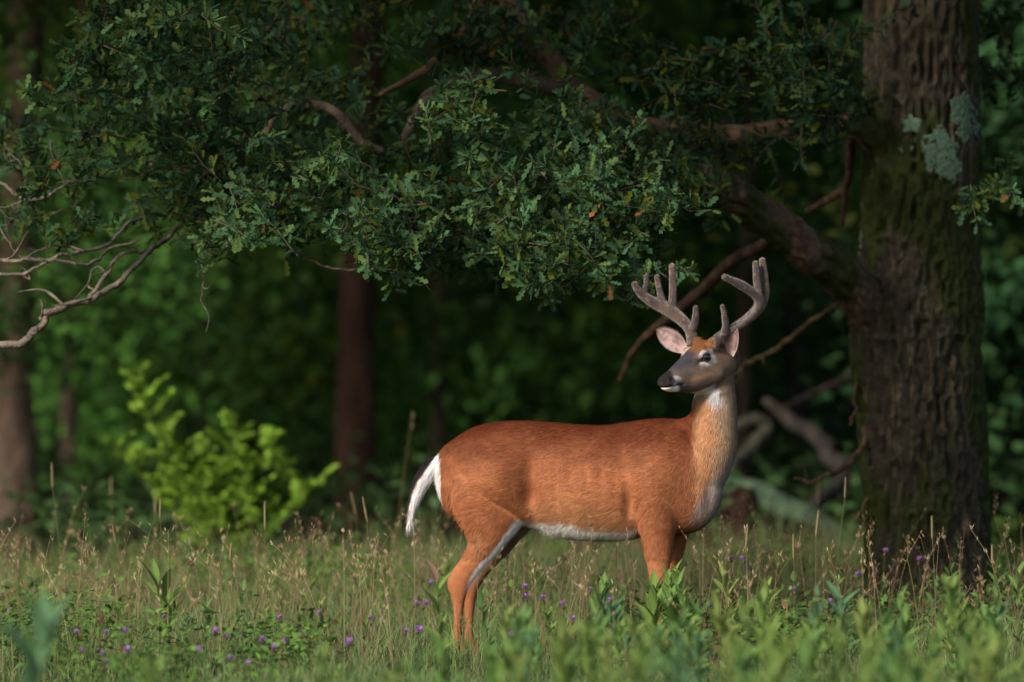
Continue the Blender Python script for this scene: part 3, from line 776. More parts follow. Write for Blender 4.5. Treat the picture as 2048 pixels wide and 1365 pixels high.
    br('twig', [(45, 332, 2.5, 2.0), (25, 310, 2.5, 2.0), (8, 285, 2, 2.0)], 52, n=8, base_c=tw)
    br('twig', [(430, 400, 6, 2.6), (470, 430, 4, 2.3), (510, 452, 4, 2.0), (560, 486, 4, 1.9), (610, 517, 4, 1.8), (660, 536, 4, 1.8), (730, 540, 3.5, 1.7), (782, 540, 3.5, 1.7), (800, 558, 3, 1.7), (850, 571, 2.5, 1.7)], 53, n=8, base_c=tw)
    br('twig', [(560, 486, 3, 1.9), (552, 465, 3, 1.9), (540, 440, 2, 1.9)], 55, n=8, base_c=tw)
    br('twig', [(1040, 350, 6, 2.4), (1075, 345, 4, 1.8), (1110, 368, 4.5, 1.7), (1150, 388, 4, 1.6), (1175, 390, 3, 1.6)], 57, n=8, base_c=(.15, .12, .095))
    br('twig', [(420, 480, 4, 2.2), (405, 520, 3, 2.1), (408, 560, 3, 2.0), (402, 605, 2.5, 2.0)], 58, n=8, base_c=tw)
    br('twig', [(430, 480, 4, 2.2), (465, 500, 3, 2.1), (492, 492, 2, 2.0)], 59, n=8, base_c=tw)
    # limbs that carry the crown above the picture
    for k, (dx, dy, dz) in enumerate([(-2.6, -2.6, 2.2), (-1.0, -3.4, 3.0), (1.8, -2.6, 2.6), (2.6, .6, 2.8), (-2.4, 1.8, 3.0), (.6, 2.6, 3.0), (-3.6, -1.0, 1.4)]):
        st = tp[np.argmin(np.abs(tp[:, 2] - (2.6 + .28 * k)))]
        mids = [st, st + np.array([dx * .3, dy * .3, dz * .45]), st + np.array([dx * .65, dy * .65, dz * .7]), st + np.array([dx, dy, dz])]
        limb('limb', root, base, mids, [.10, .08, .055, .02], n=14, seed=60 + k, base_c=(.11, .08, .055))

    # lichen on the trunk: crusts of many small overlapping scales
    def on_trunk(px, py):
        k = np.argmin(np.abs(tp[:, 2] - P(px, py, y)[2])); c, r = tp[k], tr[k]
        x = P(px, py, y - r * .9)[0]; dx = np.clip((x - c[0]) / r, -.97, .97)
        nrm = np.array([dx, -math.sqrt(1 - dx * dx), 0]); return np.array([c[0], c[1], P(px, py, y)[2]]) + nrm * (r + .016), nrm
    def patch(blobs, colr, dens):
        s = Soup()
        for cx, cy, rx, ry in blobs:
            for _ in range(int(dens * rx * ry)):
                a, q = rng.uniform(0, 6.283), math.sqrt(rng.random()); w = 1 + .18 * math.sin(a * 5 + cx)
                p, n = on_trunk(cx + math.cos(a) * q * rx * w, cy + math.sin(a) * q * ry * w)
                tx = np.array([-n[1], n[0], 0]); tz = np.array([0, 0, 1.0]); R_ = rng.uniform(.005, .010)
                m = 7; an = np.linspace(0, 6.283, m, endpoint=False) + rng.uniform(0, 1)
                rr = R_ * rng.uniform(.75, 1.2, m)
                c0 = p + n * rng.uniform(.004, .010)
                V = np.vstack([c0 + n * .002, c0 + (np.cos(an) * rr)[:, None] * tx + (np.sin(an) * rr)[:, None] * tz - n * rng.uniform(.001, .004)])
                F = np.array([(0, 1 + i, 1 + (i + 1) % m) for i in range(m)])
                s.add(V - base, F, np.array(colr) * rng.uniform(.75, 1.2))
        link('lichen_patch', s.mesh('lichen_patch', M['lichen'], True), root)
    gl = (.165, .25, .165)
    patch([(1875, 305, 30, 46), (1893, 335, 20, 28)], gl, .30)
    patch([(1918, 222, 22, 32), (1922, 262, 12, 20)], gl, .30)
    patch([(1944, 250, 8, 24)], (.20, .28, .21), .16)
    patch([(1825, 250, 17, 15)], gl, .30)
    patch([(1815, 298, 12, 7)], gl, .14)
    patch([(1714, 487, 7, 20)], (.17, .23, .17), .14)

    # ---- foliage: leafy sprays; (px, py, rx, ry, sprays, depth from, depth to, tone)
    areas = [(270, 70, 170, 80, 46, .6, 1.6, 0), (190, 140, 90, 60, 14, .6, 1.4, 0), (330, 150, 130, 55, 18, .8, 1.8, 0), (420, 60, 90, 80, 14, 1.2, 2.4, 1),
             (260, 330, 200, 95, 52, 1.6, 3.2, 1), (430, 380, 200, 95, 56, 1.4, 3.0, 0), (560, 290, 220, 120, 50, 2.0, 3.8, 1), (330, 470, 120, 30, 8, 1.6, 2.6, 0),
             (620, 400, 120, 90, 44, .8, 2.0, 0), (720, 420, 130, 85, 32, .6, 1.8, 0), (790, 500, 70, 45, 16, .6, 1.5, 0), (860, 430, 120, 90, 36, .8, 2.2, 0),
             (700, 120, 320, 120, 60, 3.0, 5.2, 2), (1000, 280, 140, 90, 38, .8, 2.2, 0), (1130, 260, 160, 90, 38, 1.0, 2.6, 0), (1040, 400, 150, 60, 26, 1.2, 2.4, 1),
             (1000, 500, 90, 55, 22, 1.0, 2.2, 0), (1190, 440, 140, 75, 36, .4, 1.6, 0), (1150, 515, 120, 50, 22, .5, 1.6, 0), (1230, 545, 50, 40, 16, .5, 1.4, 0), (1270, 330, 90, 80, 26, 1.2, 2.6, 1),
             (1300, 420, 45, 40, 10, .6, 1.4, 0), (1200, 90, 260, 80, 38, 3.2, 5.4, 2), (1450, 200, 230, 90, 52, 2.6, 5.0, 2), (1560, 90, 200, 90, 36, 3.0, 5.4, 2), (1470, 300, 100, 25, 8, 4.2, 5.2, 2), (1600, 140, 90, 110, 24, 3.0, 4.2, 2),
             (1325, 345, 70, 30, 16, 3.0, 3.9, 1), (1400, 320, 60, 26, 9, 3.0, 4.2, 2), (2036, 400, 26, 80, 10, 2.0, 3.0, 0), (2000, 120, 60, 140, 18, 4.8, 6.2, 2), (120, 250, 120, 60, 10, 2.6, 4.0, 2), (950, 60, 120, 70, 22, 2.4, 4.0, 1), (560, 190, 160, 60, 18, 1.6, 3.0, 1), (900, 330, 110, 80, 26, 1.4, 2.8, 1), (80, 430, 60, 40, 5, 2.0, 3.0, 1)]
    pos, dr, nr, sz, cl = [], [], [], [], []
    twS = Soup()
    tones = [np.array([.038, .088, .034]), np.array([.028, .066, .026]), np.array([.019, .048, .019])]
    def spray(c, tone, size, nl):
        ax_ = unit(np.array([rng.normal(-.3, .6), rng.normal(-.35, .5), rng.normal(.05, .45)]))
        ln = rng.uniform(.12, .24) * size
        bend = np.array([0, 0, rng.uniform(-.05, .06)])
        pts = [c - ax_ * ln * .42, c - bend * .4, c + ax_ * ln * .5 + bend]
        V, F = tube(pts, [.003, .0022, .0012], 5); twS.add(V - base, F, (.07, .055, .038))
        t = rng.random(nl) ** .7
        base_p = (1 - t)[:, None] * pts[0] + t[:, None] * pts[2]
        d = unit(ax_ * .6 + unit(rng.normal(0, 1, (nl, 3))) * 1.0 + np.array([0, 0, .12]))
        n = unit(np.array([0, -.45, .75]) + rng.normal(0, .5, (nl, 3)))
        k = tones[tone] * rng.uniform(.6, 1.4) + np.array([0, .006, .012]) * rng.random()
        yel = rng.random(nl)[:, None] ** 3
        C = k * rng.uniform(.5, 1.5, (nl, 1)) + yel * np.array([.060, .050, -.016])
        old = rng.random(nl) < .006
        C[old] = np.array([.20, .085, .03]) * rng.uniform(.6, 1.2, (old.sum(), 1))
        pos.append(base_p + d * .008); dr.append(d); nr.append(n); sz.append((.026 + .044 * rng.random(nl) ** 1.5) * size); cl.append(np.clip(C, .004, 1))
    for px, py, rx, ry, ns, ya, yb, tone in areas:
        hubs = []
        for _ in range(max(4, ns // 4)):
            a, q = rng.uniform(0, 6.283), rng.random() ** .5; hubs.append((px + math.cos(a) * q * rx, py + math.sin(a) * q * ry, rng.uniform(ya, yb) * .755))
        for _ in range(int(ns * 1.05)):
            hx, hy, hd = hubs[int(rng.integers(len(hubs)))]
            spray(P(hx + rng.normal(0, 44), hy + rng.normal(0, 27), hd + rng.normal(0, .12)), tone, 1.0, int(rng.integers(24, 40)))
    pos_, dr_, nr_, sz_, cl_ = map(np.concatenate, (pos, dr, nr, sz, cl))
    link('twigs', twS.mesh('twigs', M['bark']), root)['kind'] = 'stuff'
    # the 300 leaves that show largest: objects of their own
    score = sz_ * np.abs(nr_[:, 1]) * (pos_[:, 1] < 1.9) * ((40.0 / (40 + pos_[:, 1])) ** 8)
    top = np.argsort(-score)[:300]
    rest = np.ones(len(pos_), bool); rest[top] = False
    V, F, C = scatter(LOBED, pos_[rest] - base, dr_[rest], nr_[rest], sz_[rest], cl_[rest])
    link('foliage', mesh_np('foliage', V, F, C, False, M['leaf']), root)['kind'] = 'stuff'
    var = []
    for k in range(10):
        c = cl_[top[k * 30]]
        var.append(mesh_np('leaf', LOBED[0], LOBED[1], np.tile(c, (len(LOBED[0]), 1)), False, M['leaf']))
    for k, i in enumerate(top):
        d, n = dr_[i], nr_[i]; s = unit(np.cross(n, d)); n = np.cross(d, s)
        o = link('leaf', var[k % 10], root)
        o.matrix_local = Matrix(((*(np.array([d[0], s[0], n[0]]) * sz_[i]), pos_[i][0] - base[0]), (*(np.array([d[1], s[1], n[1]]) * sz_[i]), pos_[i][1] - base[1]), (*(np.array([d[2], s[2], n[2]]) * sz_[i]), pos_[i][2] - base[2]), (0, 0, 0, 1)))
    # the crown above, unseen; shaped to overhang forward and shade the foliage below
    nc = 520
    c = np.stack([rng.uniform(-3.4, 4.8, nc), rng.uniform(-1.2, 8.5, nc), rng.uniform(0, 1, nc)], -1)
    c = c[~((c[:, 0] < -1.9) & (c[:, 1] > 3))]; nc = len(c)  # left part cut away so the sun reaches the sapling
    zlo = 1.5 + 465 / (PPM * 40 / (40 + c[:, 1])) + .55
    c[:, 2] = zlo + c[:, 2] * np.clip(4.2 - .35 * np.hypot(c[:, 0] - 1.2, c[:, 1] - 4.5), 1, 4.2)
    nl = 34; q = np.repeat(c, nl, 0) + rng.normal(0, .26, (nc * nl, 3)); m = len(q)
    q = q[q[:, 2] > np.repeat(zlo, nl) - .15]; m = len(q)
    V, F, C = scatter(OVAL, q - base, unit(rng.normal(0, 1, (m, 3))), unit(np.array([0, 0, .9]) + rng.normal(0, .5, (m, 3))), rng.uniform(.12, .22, m), np.array([.04, .078, .036]) * rng.uniform(.6, 1.3, (m, 1)))
    link('crown', mesh_np('crown', V, F, C, False, M['leaf_far']), root)['kind'] = 'stuff'
build_oak()

# ============================================================ the wood behind
def forest_tree(name, x, y, label, h=9.0, tr=.12, lean=0.0, bark=(.10, .07, .05), leafc=(.045, .085, .028), low=.6, cr=1.8, nc=60, nl=60, ls=.11, group=None, seed=0, zc=None, upper=True, ulow=3.6):
    base = np.array([x, y, float(gz(x, y)) - .03])
    root = link(name, None, loc=base.tolist()); tag(root, label, 'tree', group)
    path = [base, base + [lean * .1, 0, h * .12], base + [lean * .35 + rng.normal(0, .05), 0, h * .35], base + [lean * .7, 0, h * .65], base + [lean, 0, h * .95]]
    limb('trunk', root, base, path, [tr * 1.35, tr * 1.05, tr * .9, tr * .6, tr * .15], n=22, amp=.15, fine=.03, tall=.2, base_c=bark, seed=seed, per=10)
    # leaf clumps: understorey sprays below, a closed crown above
    c = []
    for k in range(nc):
        a, q = rng.uniform(0, 6.283), rng.random() ** .5
        z = rng.uniform(low, 3.2)
        c.append([x + math.cos(a) * q * cr, y + math.sin(a) * q * cr, base[2] + z])
    c = np.array(c).reshape(-1, 3)
    V_, F_, C_ = [], [], []
    if nc:
        n = nc * nl; q = np.repeat(c, nl, 0) + rng.normal(0, 1, (n, 3)) * np.array([.22, .22, .13])
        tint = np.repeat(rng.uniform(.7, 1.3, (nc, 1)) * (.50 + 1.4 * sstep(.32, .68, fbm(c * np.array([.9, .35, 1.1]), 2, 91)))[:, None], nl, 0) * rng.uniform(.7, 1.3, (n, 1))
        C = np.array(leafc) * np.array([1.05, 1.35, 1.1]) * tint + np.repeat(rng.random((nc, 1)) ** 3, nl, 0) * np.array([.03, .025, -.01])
        s = scatter(SIMPLE, q - base, unit(rng.normal(0, 1, (n, 3)) + [0, -.2, -.1]), unit(np.array([0, -.4, .8]) + rng.normal(0, .45, (n, 3))), rng.uniform(.5, 1.05, n) * ls, np.clip(C, .003, 1))
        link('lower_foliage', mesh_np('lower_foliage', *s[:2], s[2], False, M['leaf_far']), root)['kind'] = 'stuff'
    if upper:
        n2 = 110; R2 = max(cr * 1.25, 2.4)
        a, q = rng.uniform(0, 6.283, n2), rng.random(n2) ** .5
        cc = np.stack([x + lean * .6 + np.cos(a) * q * R2, y + np.sin(a) * q * R2, base[2] + ulow + rng.random(n2) * (h - ulow + .2)], -1)
        n = n2 * 26; q = np.repeat(cc, 26, 0) + rng.normal(0, .34, (n, 3))
        s = scatter(SIMPLE, q - base, unit(rng.normal(0, 1, (n, 3))), unit(np.array([0, 0, 1.0]) + rng.normal(0, .5, (n, 3))), rng.uniform(.2, .36, n), np.array(leafc) * rng.uniform(.6, 1.2, (n, 1)))
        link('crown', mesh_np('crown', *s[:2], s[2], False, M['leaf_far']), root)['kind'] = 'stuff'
    return root

def px2x(px, y): return float(P(px, 0, y)[0])
# trees one can pick out
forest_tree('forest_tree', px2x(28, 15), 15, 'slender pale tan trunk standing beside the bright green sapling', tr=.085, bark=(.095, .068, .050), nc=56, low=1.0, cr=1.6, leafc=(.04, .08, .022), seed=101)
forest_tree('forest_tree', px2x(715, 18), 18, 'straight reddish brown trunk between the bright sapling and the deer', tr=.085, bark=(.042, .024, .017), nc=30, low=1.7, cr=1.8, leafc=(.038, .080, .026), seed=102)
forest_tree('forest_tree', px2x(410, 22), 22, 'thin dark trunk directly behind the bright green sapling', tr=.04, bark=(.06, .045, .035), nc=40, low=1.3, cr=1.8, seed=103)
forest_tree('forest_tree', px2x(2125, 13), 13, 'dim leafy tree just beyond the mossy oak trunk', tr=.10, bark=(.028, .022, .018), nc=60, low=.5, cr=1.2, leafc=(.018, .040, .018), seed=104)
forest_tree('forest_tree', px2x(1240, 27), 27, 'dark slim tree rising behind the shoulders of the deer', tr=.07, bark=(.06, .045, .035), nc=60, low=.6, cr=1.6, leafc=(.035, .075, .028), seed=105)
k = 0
for px, y, ls, nc, low, lc in [(-75, 12.5, .08, 60, .95, (.03, .062, .02)), (180, 20, .10, 75, .3, (.045, .095, .022)), (560, 24, .11, 80, .25, (.056, .115, .03)), (880, 21, .12, 80, .3, (.062, .125, .032)), (1060, 25, .12, 75, .3, (.055, .115, .034)), (330, 27, .12, 80, .2, (.04, .08, .025)), (720, 29, .13, 80, .2, (.058, .12, .03)),  # trees behind the deer: leaf colour raised to paint a green glow
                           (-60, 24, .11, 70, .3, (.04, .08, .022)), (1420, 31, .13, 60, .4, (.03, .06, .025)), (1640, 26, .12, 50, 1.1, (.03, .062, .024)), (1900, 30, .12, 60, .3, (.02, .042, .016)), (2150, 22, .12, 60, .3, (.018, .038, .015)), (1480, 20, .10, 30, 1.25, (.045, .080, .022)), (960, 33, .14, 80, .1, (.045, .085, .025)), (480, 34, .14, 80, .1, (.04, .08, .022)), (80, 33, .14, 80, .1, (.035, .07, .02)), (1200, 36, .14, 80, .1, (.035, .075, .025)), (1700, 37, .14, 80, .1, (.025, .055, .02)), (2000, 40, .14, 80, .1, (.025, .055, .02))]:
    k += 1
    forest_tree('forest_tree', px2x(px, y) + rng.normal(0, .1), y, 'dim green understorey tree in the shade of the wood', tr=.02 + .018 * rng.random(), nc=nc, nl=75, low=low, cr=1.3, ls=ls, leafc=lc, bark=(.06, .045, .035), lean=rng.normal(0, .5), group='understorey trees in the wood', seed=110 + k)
# trees to the sides and behind that close the canopy
for x, y in [(-8.5, 15), (-7, 20), (-6, 28), (-10, 24), (6, 12), (7.5, 18), (6.5, 26), (10, 22), (-11, 34), (11, 33), (-4.5, 38), (5, 40), (0, 42), (9, 13)]:
    k += 1
    forest_tree('forest_tree', x, y, 'tall shady tree filling the canopy deep in the wood', h=11, tr=.16, nc=30, nl=40, low=.4, cr=2.2, ls=.16, bark=(.07, .05, .04), leafc=(.035, .07, .024), group='canopy trees deep in the wood', seed=150 + k)

forest_tree('forest_tree', -7.8, 6.5, 'added tall tree out of view, its high crown placed to shade the trees behind', h=11.5, tr=.2, nc=0, cr=2.6, ulow=6.4, bark=(.07, .05, .04), seed=190)  # unseen tree added so its crown darkens the left background
# the mass of leaves that closes the view
def far_wood():
    n = 1500
    c = np.stack([rng.uniform(-26, 26, n), rng.uniform(46, 75, n), rng.random(n) ** .8 * 13], -1)
    c[:, 2] += gz(c[:, 0], c[:, 1])
    nl = 26; q = np.repeat(c, nl, 0) + rng.normal(0, .75, (n * nl, 3)); m = len(q)
    s = scatter(SIMPLE, q, unit(rng.normal(0, 1, (m, 3))), unit(np.array([0, -.5, .8]) + rng.normal(0, .5, (m, 3))), rng.uniform(.35, .7, m), np.array([.036, .085, .026]) * np.repeat(rng.uniform(.5, 1.4, (n, 1)), nl, 0))
    tag(link('far_wood', mesh_np('far_wood', *s[:2], s[2], False, M['leaf_far'])), 'dark leafy wood closing the view behind the trees', 'wood', kind='stuff')
far_wood()

# ---- fallen dead limb between deer and oak
def fallen():
    y = 10.0; b = P(1655, 1060, y); g = float(gz(b[0], y)); base = np.array([P(1700, 1100, y)[0], y, g])
    root = link('fallen_branch', None, loc=base.tolist())
    tag(root, 'fallen dead limb with pale green lichen leaning behind the deer\'s chest', 'dead branch')
    def br(name, pts, c, seed, n=16):
        pth = [P(px, py, yy) for px, py, _, yy in pts]; rd = [r / (PPM * 40 / (40 + yy)) for _, _, r, yy in pts]
        limb(name, root, base, pth, rd, seed=seed, n=n, base_c=c, kink=2.0)
    br('log', [(1420, 965, 22, 10.5), (1470, 985, 24, 10.4), (1550, 1008, 25, 10.2), (1610, 1030, 22, 10), (1660, 1060, 20, 10), (1720, 1105, 20, 10), (1780, 1160, 20, 10)], (.026, .044, .027), 201)
    br('branch', [(1610, 1030, 16, 10), (1660, 985, 15, 10.6), (1690, 945, 16, 11), (1650, 900, 17, 11.3), (1600, 860, 15, 11.5), (1565, 825, 13, 11.6), (1530, 800, 8, 11.6)], (.026, .022, .019), 202)
    br('branch', [(1480, 985, 12, 10.6), (1468, 940, 12, 10.9), (1490, 910, 14, 11.2), (1520, 885, 14, 11.3), (1530, 852, 14, 11.4), (1505, 838, 12, 11.4), (1470, 855, 10, 11.4), (1440, 880, 8, 11.4)], (.036, .034, .024), 203)
    br('branch', [(1565, 825, 8, 11.6), (1620, 790, 7, 12), (1690, 760, 6, 12.2), (1740, 700, 5, 12.5)], (.024, .018, .015), 204)
fallen()
def stump():
    y = 9.5; base = np.array([px2x(1478, y), y, float(gz(px2x(1478, y), y)) - .02])
    root = link('tree_stump', None, loc=base.tolist()); tag(root, 'dark reddish broken stump behind the chest of the deer', 'stump')
    limb('trunk', root, base, [base, base + [0, 0, .08], base + [0, 0, .22], base + [.01, 0, .34], base + [.0, 0, .38]], [.11, .09, .078, .075, .06], n=26, amp=.2, seed=210, base_c=(.020, .010, .007))
stump()

# ---- bright young locust sapling
def sapling(name, px, y, h, label, leafc, nst, spread, seed):
    x = px2x(px, y); base = np.array([x, y, float(gz(x, y)) - .01])
    root = link(name, None, loc=base.tolist()); tag(root, label, 'sapling')
    L_ = oval_leaf(.32, .06, 3)
    lm = [mesh_np('leaflet', L_[0], L_[1], np.tile(np.array(leafc) * f, (len(L_[0]), 1)), False, M['leaf']) for f in (.75, .95, 1.15)]
    cnt = 0
    for s in range(nst):
        off = (s - (nst - 1) / 2) / max(nst - 1, 1) * 2 * spread + rng.normal(0, .03)
        hh = h * (1 - .40 * max(0, off / spread) if nst > 1 else 1) * (1.12 if s == 1 else rng.uniform(.62, .95))
        pts = np.array([base, base + [off * .35, rng.normal(0, .05), hh * .4], base + [off * .75, rng.normal(0, .1), hh * .75], base + [off, rng.normal(0, .1), hh]])
        cv = catmull(pts, 6)
        V, F = tube(cv, np.linspace(.008, .002, len(cv)), 6); link('stem', mesh_np('stem', V - base, F, np.tile((.07, .10, .03), (len(V), 1)), True, M['bark']), root)
        for k in range(int(hh / .042)):
            t = (k + 1.2) / (hh / .042 + .6); i = min(int(t * (len(cv) - 1)), len(cv) - 1); p = cv[i]
            a = k * 2.4 + s; fl = .20 * (1.05 - .5 * t) * rng.uniform(.8, 1.2)
            fd = unit(np.array([math.cos(a) * .75, math.sin(a) * .75, .85])); tip = p + fd * fl - np.array([0, 0, fl * .12])
            V, F = tube([p, (p + tip) / 2 + [0, 0, .015], tip], [.0025, .002, .001], 5)
            fr = link('frond', mesh_np('frond', V - base, F, np.tile((.09, .15, .03), (len(V), 1)), True, M['leaf']), root)
            sidev = unit(np.cross(fd, [0, 0, 1.0]))
            nlf = 8
            for q in range(nlf * 2 + 1):
                u = 1.0 if q == nlf * 2 else (q // 2 + 1) / (nlf + .3)
                pp = p + (tip - p) * u + np.array([0, 0, .02 * math.sin(u * 3)])
                d = fd if q == nlf * 2 else unit(sidev * (1 if q % 2 else -1) + fd * .9 + rng.normal(0, .12, 3))
                n = unit(np.array([-.2, -.55, .8]) + rng.normal(0, .3, 3)); sv = unit(np.cross(n, d)); n = np.cross(d, sv); z = rng.uniform(.034, .050)
                o = link('leaflet', lm[int(rng.integers(3))], fr)
                q_ = pp - base
                o.matrix_local = Matrix(((d[0] * z, sv[0] * z, n[0] * z, q_[0]), (d[1] * z, sv[1] * z, n[1] * z, q_[1]), (d[2] * z, sv[2] * z, n[2] * z, q_[2]), (0, 0, 0, 1)))
                cnt += 1
    return cnt
n1 = sapling('locust_sapling', 448, 9.0, .80, 'bright yellow green sapling with feathery leaves at the wood edge', (.175, .305, .034), 12, .46, 1)
n2 = sapling('locust_sapling', 2040, 7.0, .36, 'small bright green seedling at the foot of the oak', (.075, .15, .025), 2, .10, 2)
# ============================================================ meadow grass (uncountable)
def blades(n, xs, ys, hmin, hmax, wmin, wmax, cols, lean=.35, name='x', seg=3):
    x = rng.uniform(*xs, n); y = rng.uniform(*ys, n)
    cl = fbm(np.stack([x * 1.6, y * .9, 0 * x], -1), 3, 41)
    keep = rng.random(n) < np.clip(-.5 + 2.6 * cl, .05, 1); x, y, cl = x[keep], y[keep], cl[keep]; n = len(x)
    h = rng.uniform(hmin, hmax, n) * (.6 + .8 * cl)
    h = h * np.where(y < -1.2, .55, 1)
    p = np.stack([x, y, gz(x, y) - .005], -1)
    a = rng.uniform(0, 6.283, n); ld = np.stack([np.cos(a), np.sin(a), 0 * a], -1) * (rng.gamma(2, lean / 2, n) * h)[:, None]
    fa = rng.uniform(0, 6.283, n); sd = np.stack([np.cos(fa), np.sin(fa), 0 * fa], -1); w = rng.uniform(wmin, wmax, n)
    t = np.linspace(0, 1, seg + 1)[:-1]
    rows = []
    for tt in t:
        c = p + np.array([0, 0, 1.0]) * (h * tt * (1 - .12 * tt))[:, None] + ld * tt ** 2
        ww = (w * (1 - tt ** 1.6) * .5)[:, None]
        rows += [c - sd * ww, c + sd * ww]
    rows.append(p + np.array([0, 0, .88]) * h[:, None] + ld)
    V = np.stack(rows, 1); k = V.shape[1]
    o = np.arange(n)[:, None] * k
    q = np.vstack([o + np.array([[2 * i, 2 * i + 1, 2 * i + 3, 2 * i + 2]]) for i in range(seg - 1)])
    tr_ = o + np.array([[2 * seg - 2, 2 * seg - 1, 2 * seg]])
    cols = np.array(cols); pick = cols[rng.integers(0, len(cols), n)] * rng.uniform(.4, 1.5, (n, 1))
    return V.reshape(-1, 3), [q, tr_], np.repeat(pick, k, 0)

GREEN = [(.120, .210, .050), (.105, .200, .060), (.155, .205, .060), (.100, .170, .050), (.19, .20, .09)]
DRY = [(.29, .21, .115), (.25, .17, .09), (.34, .26, .15), (.19, .12, .07), (.22, .13, .08)]
s = Soup()
for args in [(40000, (-2.6, 2.6), (-4.5, 3.0), .06, .21, .0022, .0048, GREEN, .6),
             (22000, (-2.8, 2.8), (2.0, 9.0), .12, .28, .002, .004, GREEN + DRY[:1], .5),
             (3500, (-2.8, 2.8), (4.5, 9.5), .16, .36, .003, .006, GREEN, .5),
             (16000, (-2.4, 2.4), (-9.0, -3.5), .10, .24, .003, .006, GREEN, .5)]:
    V, F, C = blades(*args); s.add(V, F, C)
tag(link('meadow_grass', s.mesh('meadow_grass', M['grass'], False)), 'short green meadow grass around the deer', 'grass', kind='stuff')
s = Soup()
for args in [(3000, (-2.6, 2.6), (-2.5, 3.0), .14, .34, .0010, .0020, DRY, .45), (3500, (-2.8, 2.8), (2.0, 9.5), .20, .40, .0015, .003, DRY, .35)]:
    V, F, C = blades(*args); s.add(V, F, C)
# fine panicles of the dry grass: thin culms with little spikelets
for _ in range(450):
    x, y = rng.uniform(-2.2, 2.2), rng.uniform(-2.2, 4.5)
    b = np.array([x, y, float(gz(x, y))]); h = rng.uniform(.24, .48); l = rng.normal(0, .09, 2)
    pts = catmull([b, b + [l[0] * .25, l[1] * .25, h * .4], b + [l[0] * .6, l[1] * .6, h * .75], b + [l[0] * 1.2, l[1] * 1.2, h]], 3)
    c = np.array(DRY[int(rng.integers(5))]) * 1.15
    V, F = tube(pts, np.linspace(.0011, .0005, len(pts)), 4); s.add(V, F, c)
    for q in range(int(rng.integers(5, 11))):
        p = pts[-1 - int(rng.integers(0, 4))] + rng.normal(0, .004, 3); d = unit(np.array([rng.normal(0, .5), rng.normal(0, .5), .9])) * rng.uniform(.014, .026); w_ = np.array([.0016, 0, .0004])
        s.add(np.array([p, p + d * .5 + w_, p + d, p + d * .5 - w_]), np.array([[0, 1, 2, 3]]), c * 1.25)
tag(link('dry_grass', s.mesh('dry_grass', M['grass'], False)), 'tan dry grass culms mixed through the meadow', 'grass', kind='stuff')

# low ground cover with small round leaves
def cover():
    n = 2600
    x = rng.uniform(-2.6, 2.6, n); y = rng.uniform(-4.0, 8.5, n)
    keep = fbm(np.stack([x * 1.1 + 9, y * .7, 0 * x], -1), 3, 77) > .50; x, y = x[keep], y[keep]; n = len(x)
    c = np.stack([x, y, gz(x, y) + rng.uniform(.05, .16, n)], -1); nl = 22
    q = np.repeat(c, nl, 0) + rng.normal(0, 1, (n * nl, 3)) * np.array([.05, .05, .04]); m = len(q); q[:, 2] = np.maximum(q[:, 2], gz(q[:, 0], q[:, 1]) + .01)
    tint = np.repeat(np.array([(.085, .165, .034), (.105, .185, .038), (.075, .145, .042), (.13, .08, .040)])[rng.choice(4, n, p=[.35, .3, .27, .08])], nl, 0)
    s = scatter(OVAL, q, unit(rng.normal(0, 1, (m, 3)) * [1, 1, .5] + [0, 0, .25]), unit(np.array([0, -.2, 1.0]) + rng.normal(0, .45, (m, 3))), rng.uniform(.018, .042, m), tint * rng.uniform(.65, 1.4, (m, 1)))
    tag(link('ground_cover', mesh_np('ground_cover', *s[:2], s[2], False, M['leaf'])), 'low leafy ground cover scattered between the grass', 'ground cover', kind='stuff')
cover()
# dark undergrowth on the floor of the wood
def undergrowth():
    n = 700
    c = np.stack([rng.uniform(-5, 5, n), rng.uniform(9, 40, n), rng.uniform(.03, .35, n)], -1); c[:, 2] += gz(c[:, 0], c[:, 1]); nl = 34
    q = np.repeat(c, nl, 0) + rng.normal(0, 1, (n * nl, 3)) * np.array([.16, .16, .08]); m = len(q); q[:, 2] = np.maximum(q[:, 2], gz(q[:, 0], q[:, 1]) + .01)
    s = scatter(SIMPLE, q, unit(rng.normal(0, 1, (m, 3)) * [1, 1, .5]), unit(np.array([0, -.3, 1.0]) + rng.normal(0, .45, (m, 3))), rng.uniform(.05, .10, m), np.array([.04, .082, .024]) * np.repeat(rng.uniform(.5, 1.4, (n, 1)), nl, 0))
    tag(link('undergrowth', mesh_np('undergrowth', *s[:2], s[2], False, M['leaf_far'])), 'low green undergrowth on the floor of the wood', 'undergrowth', kind='stuff')
undergrowth()

def ydepth(py, z):
    """depth at which a point z metres above the ground shows on photo row py"""
    return PPM * CAM_D / ((py - HOR) / (CAM_H - z)) - CAM_D

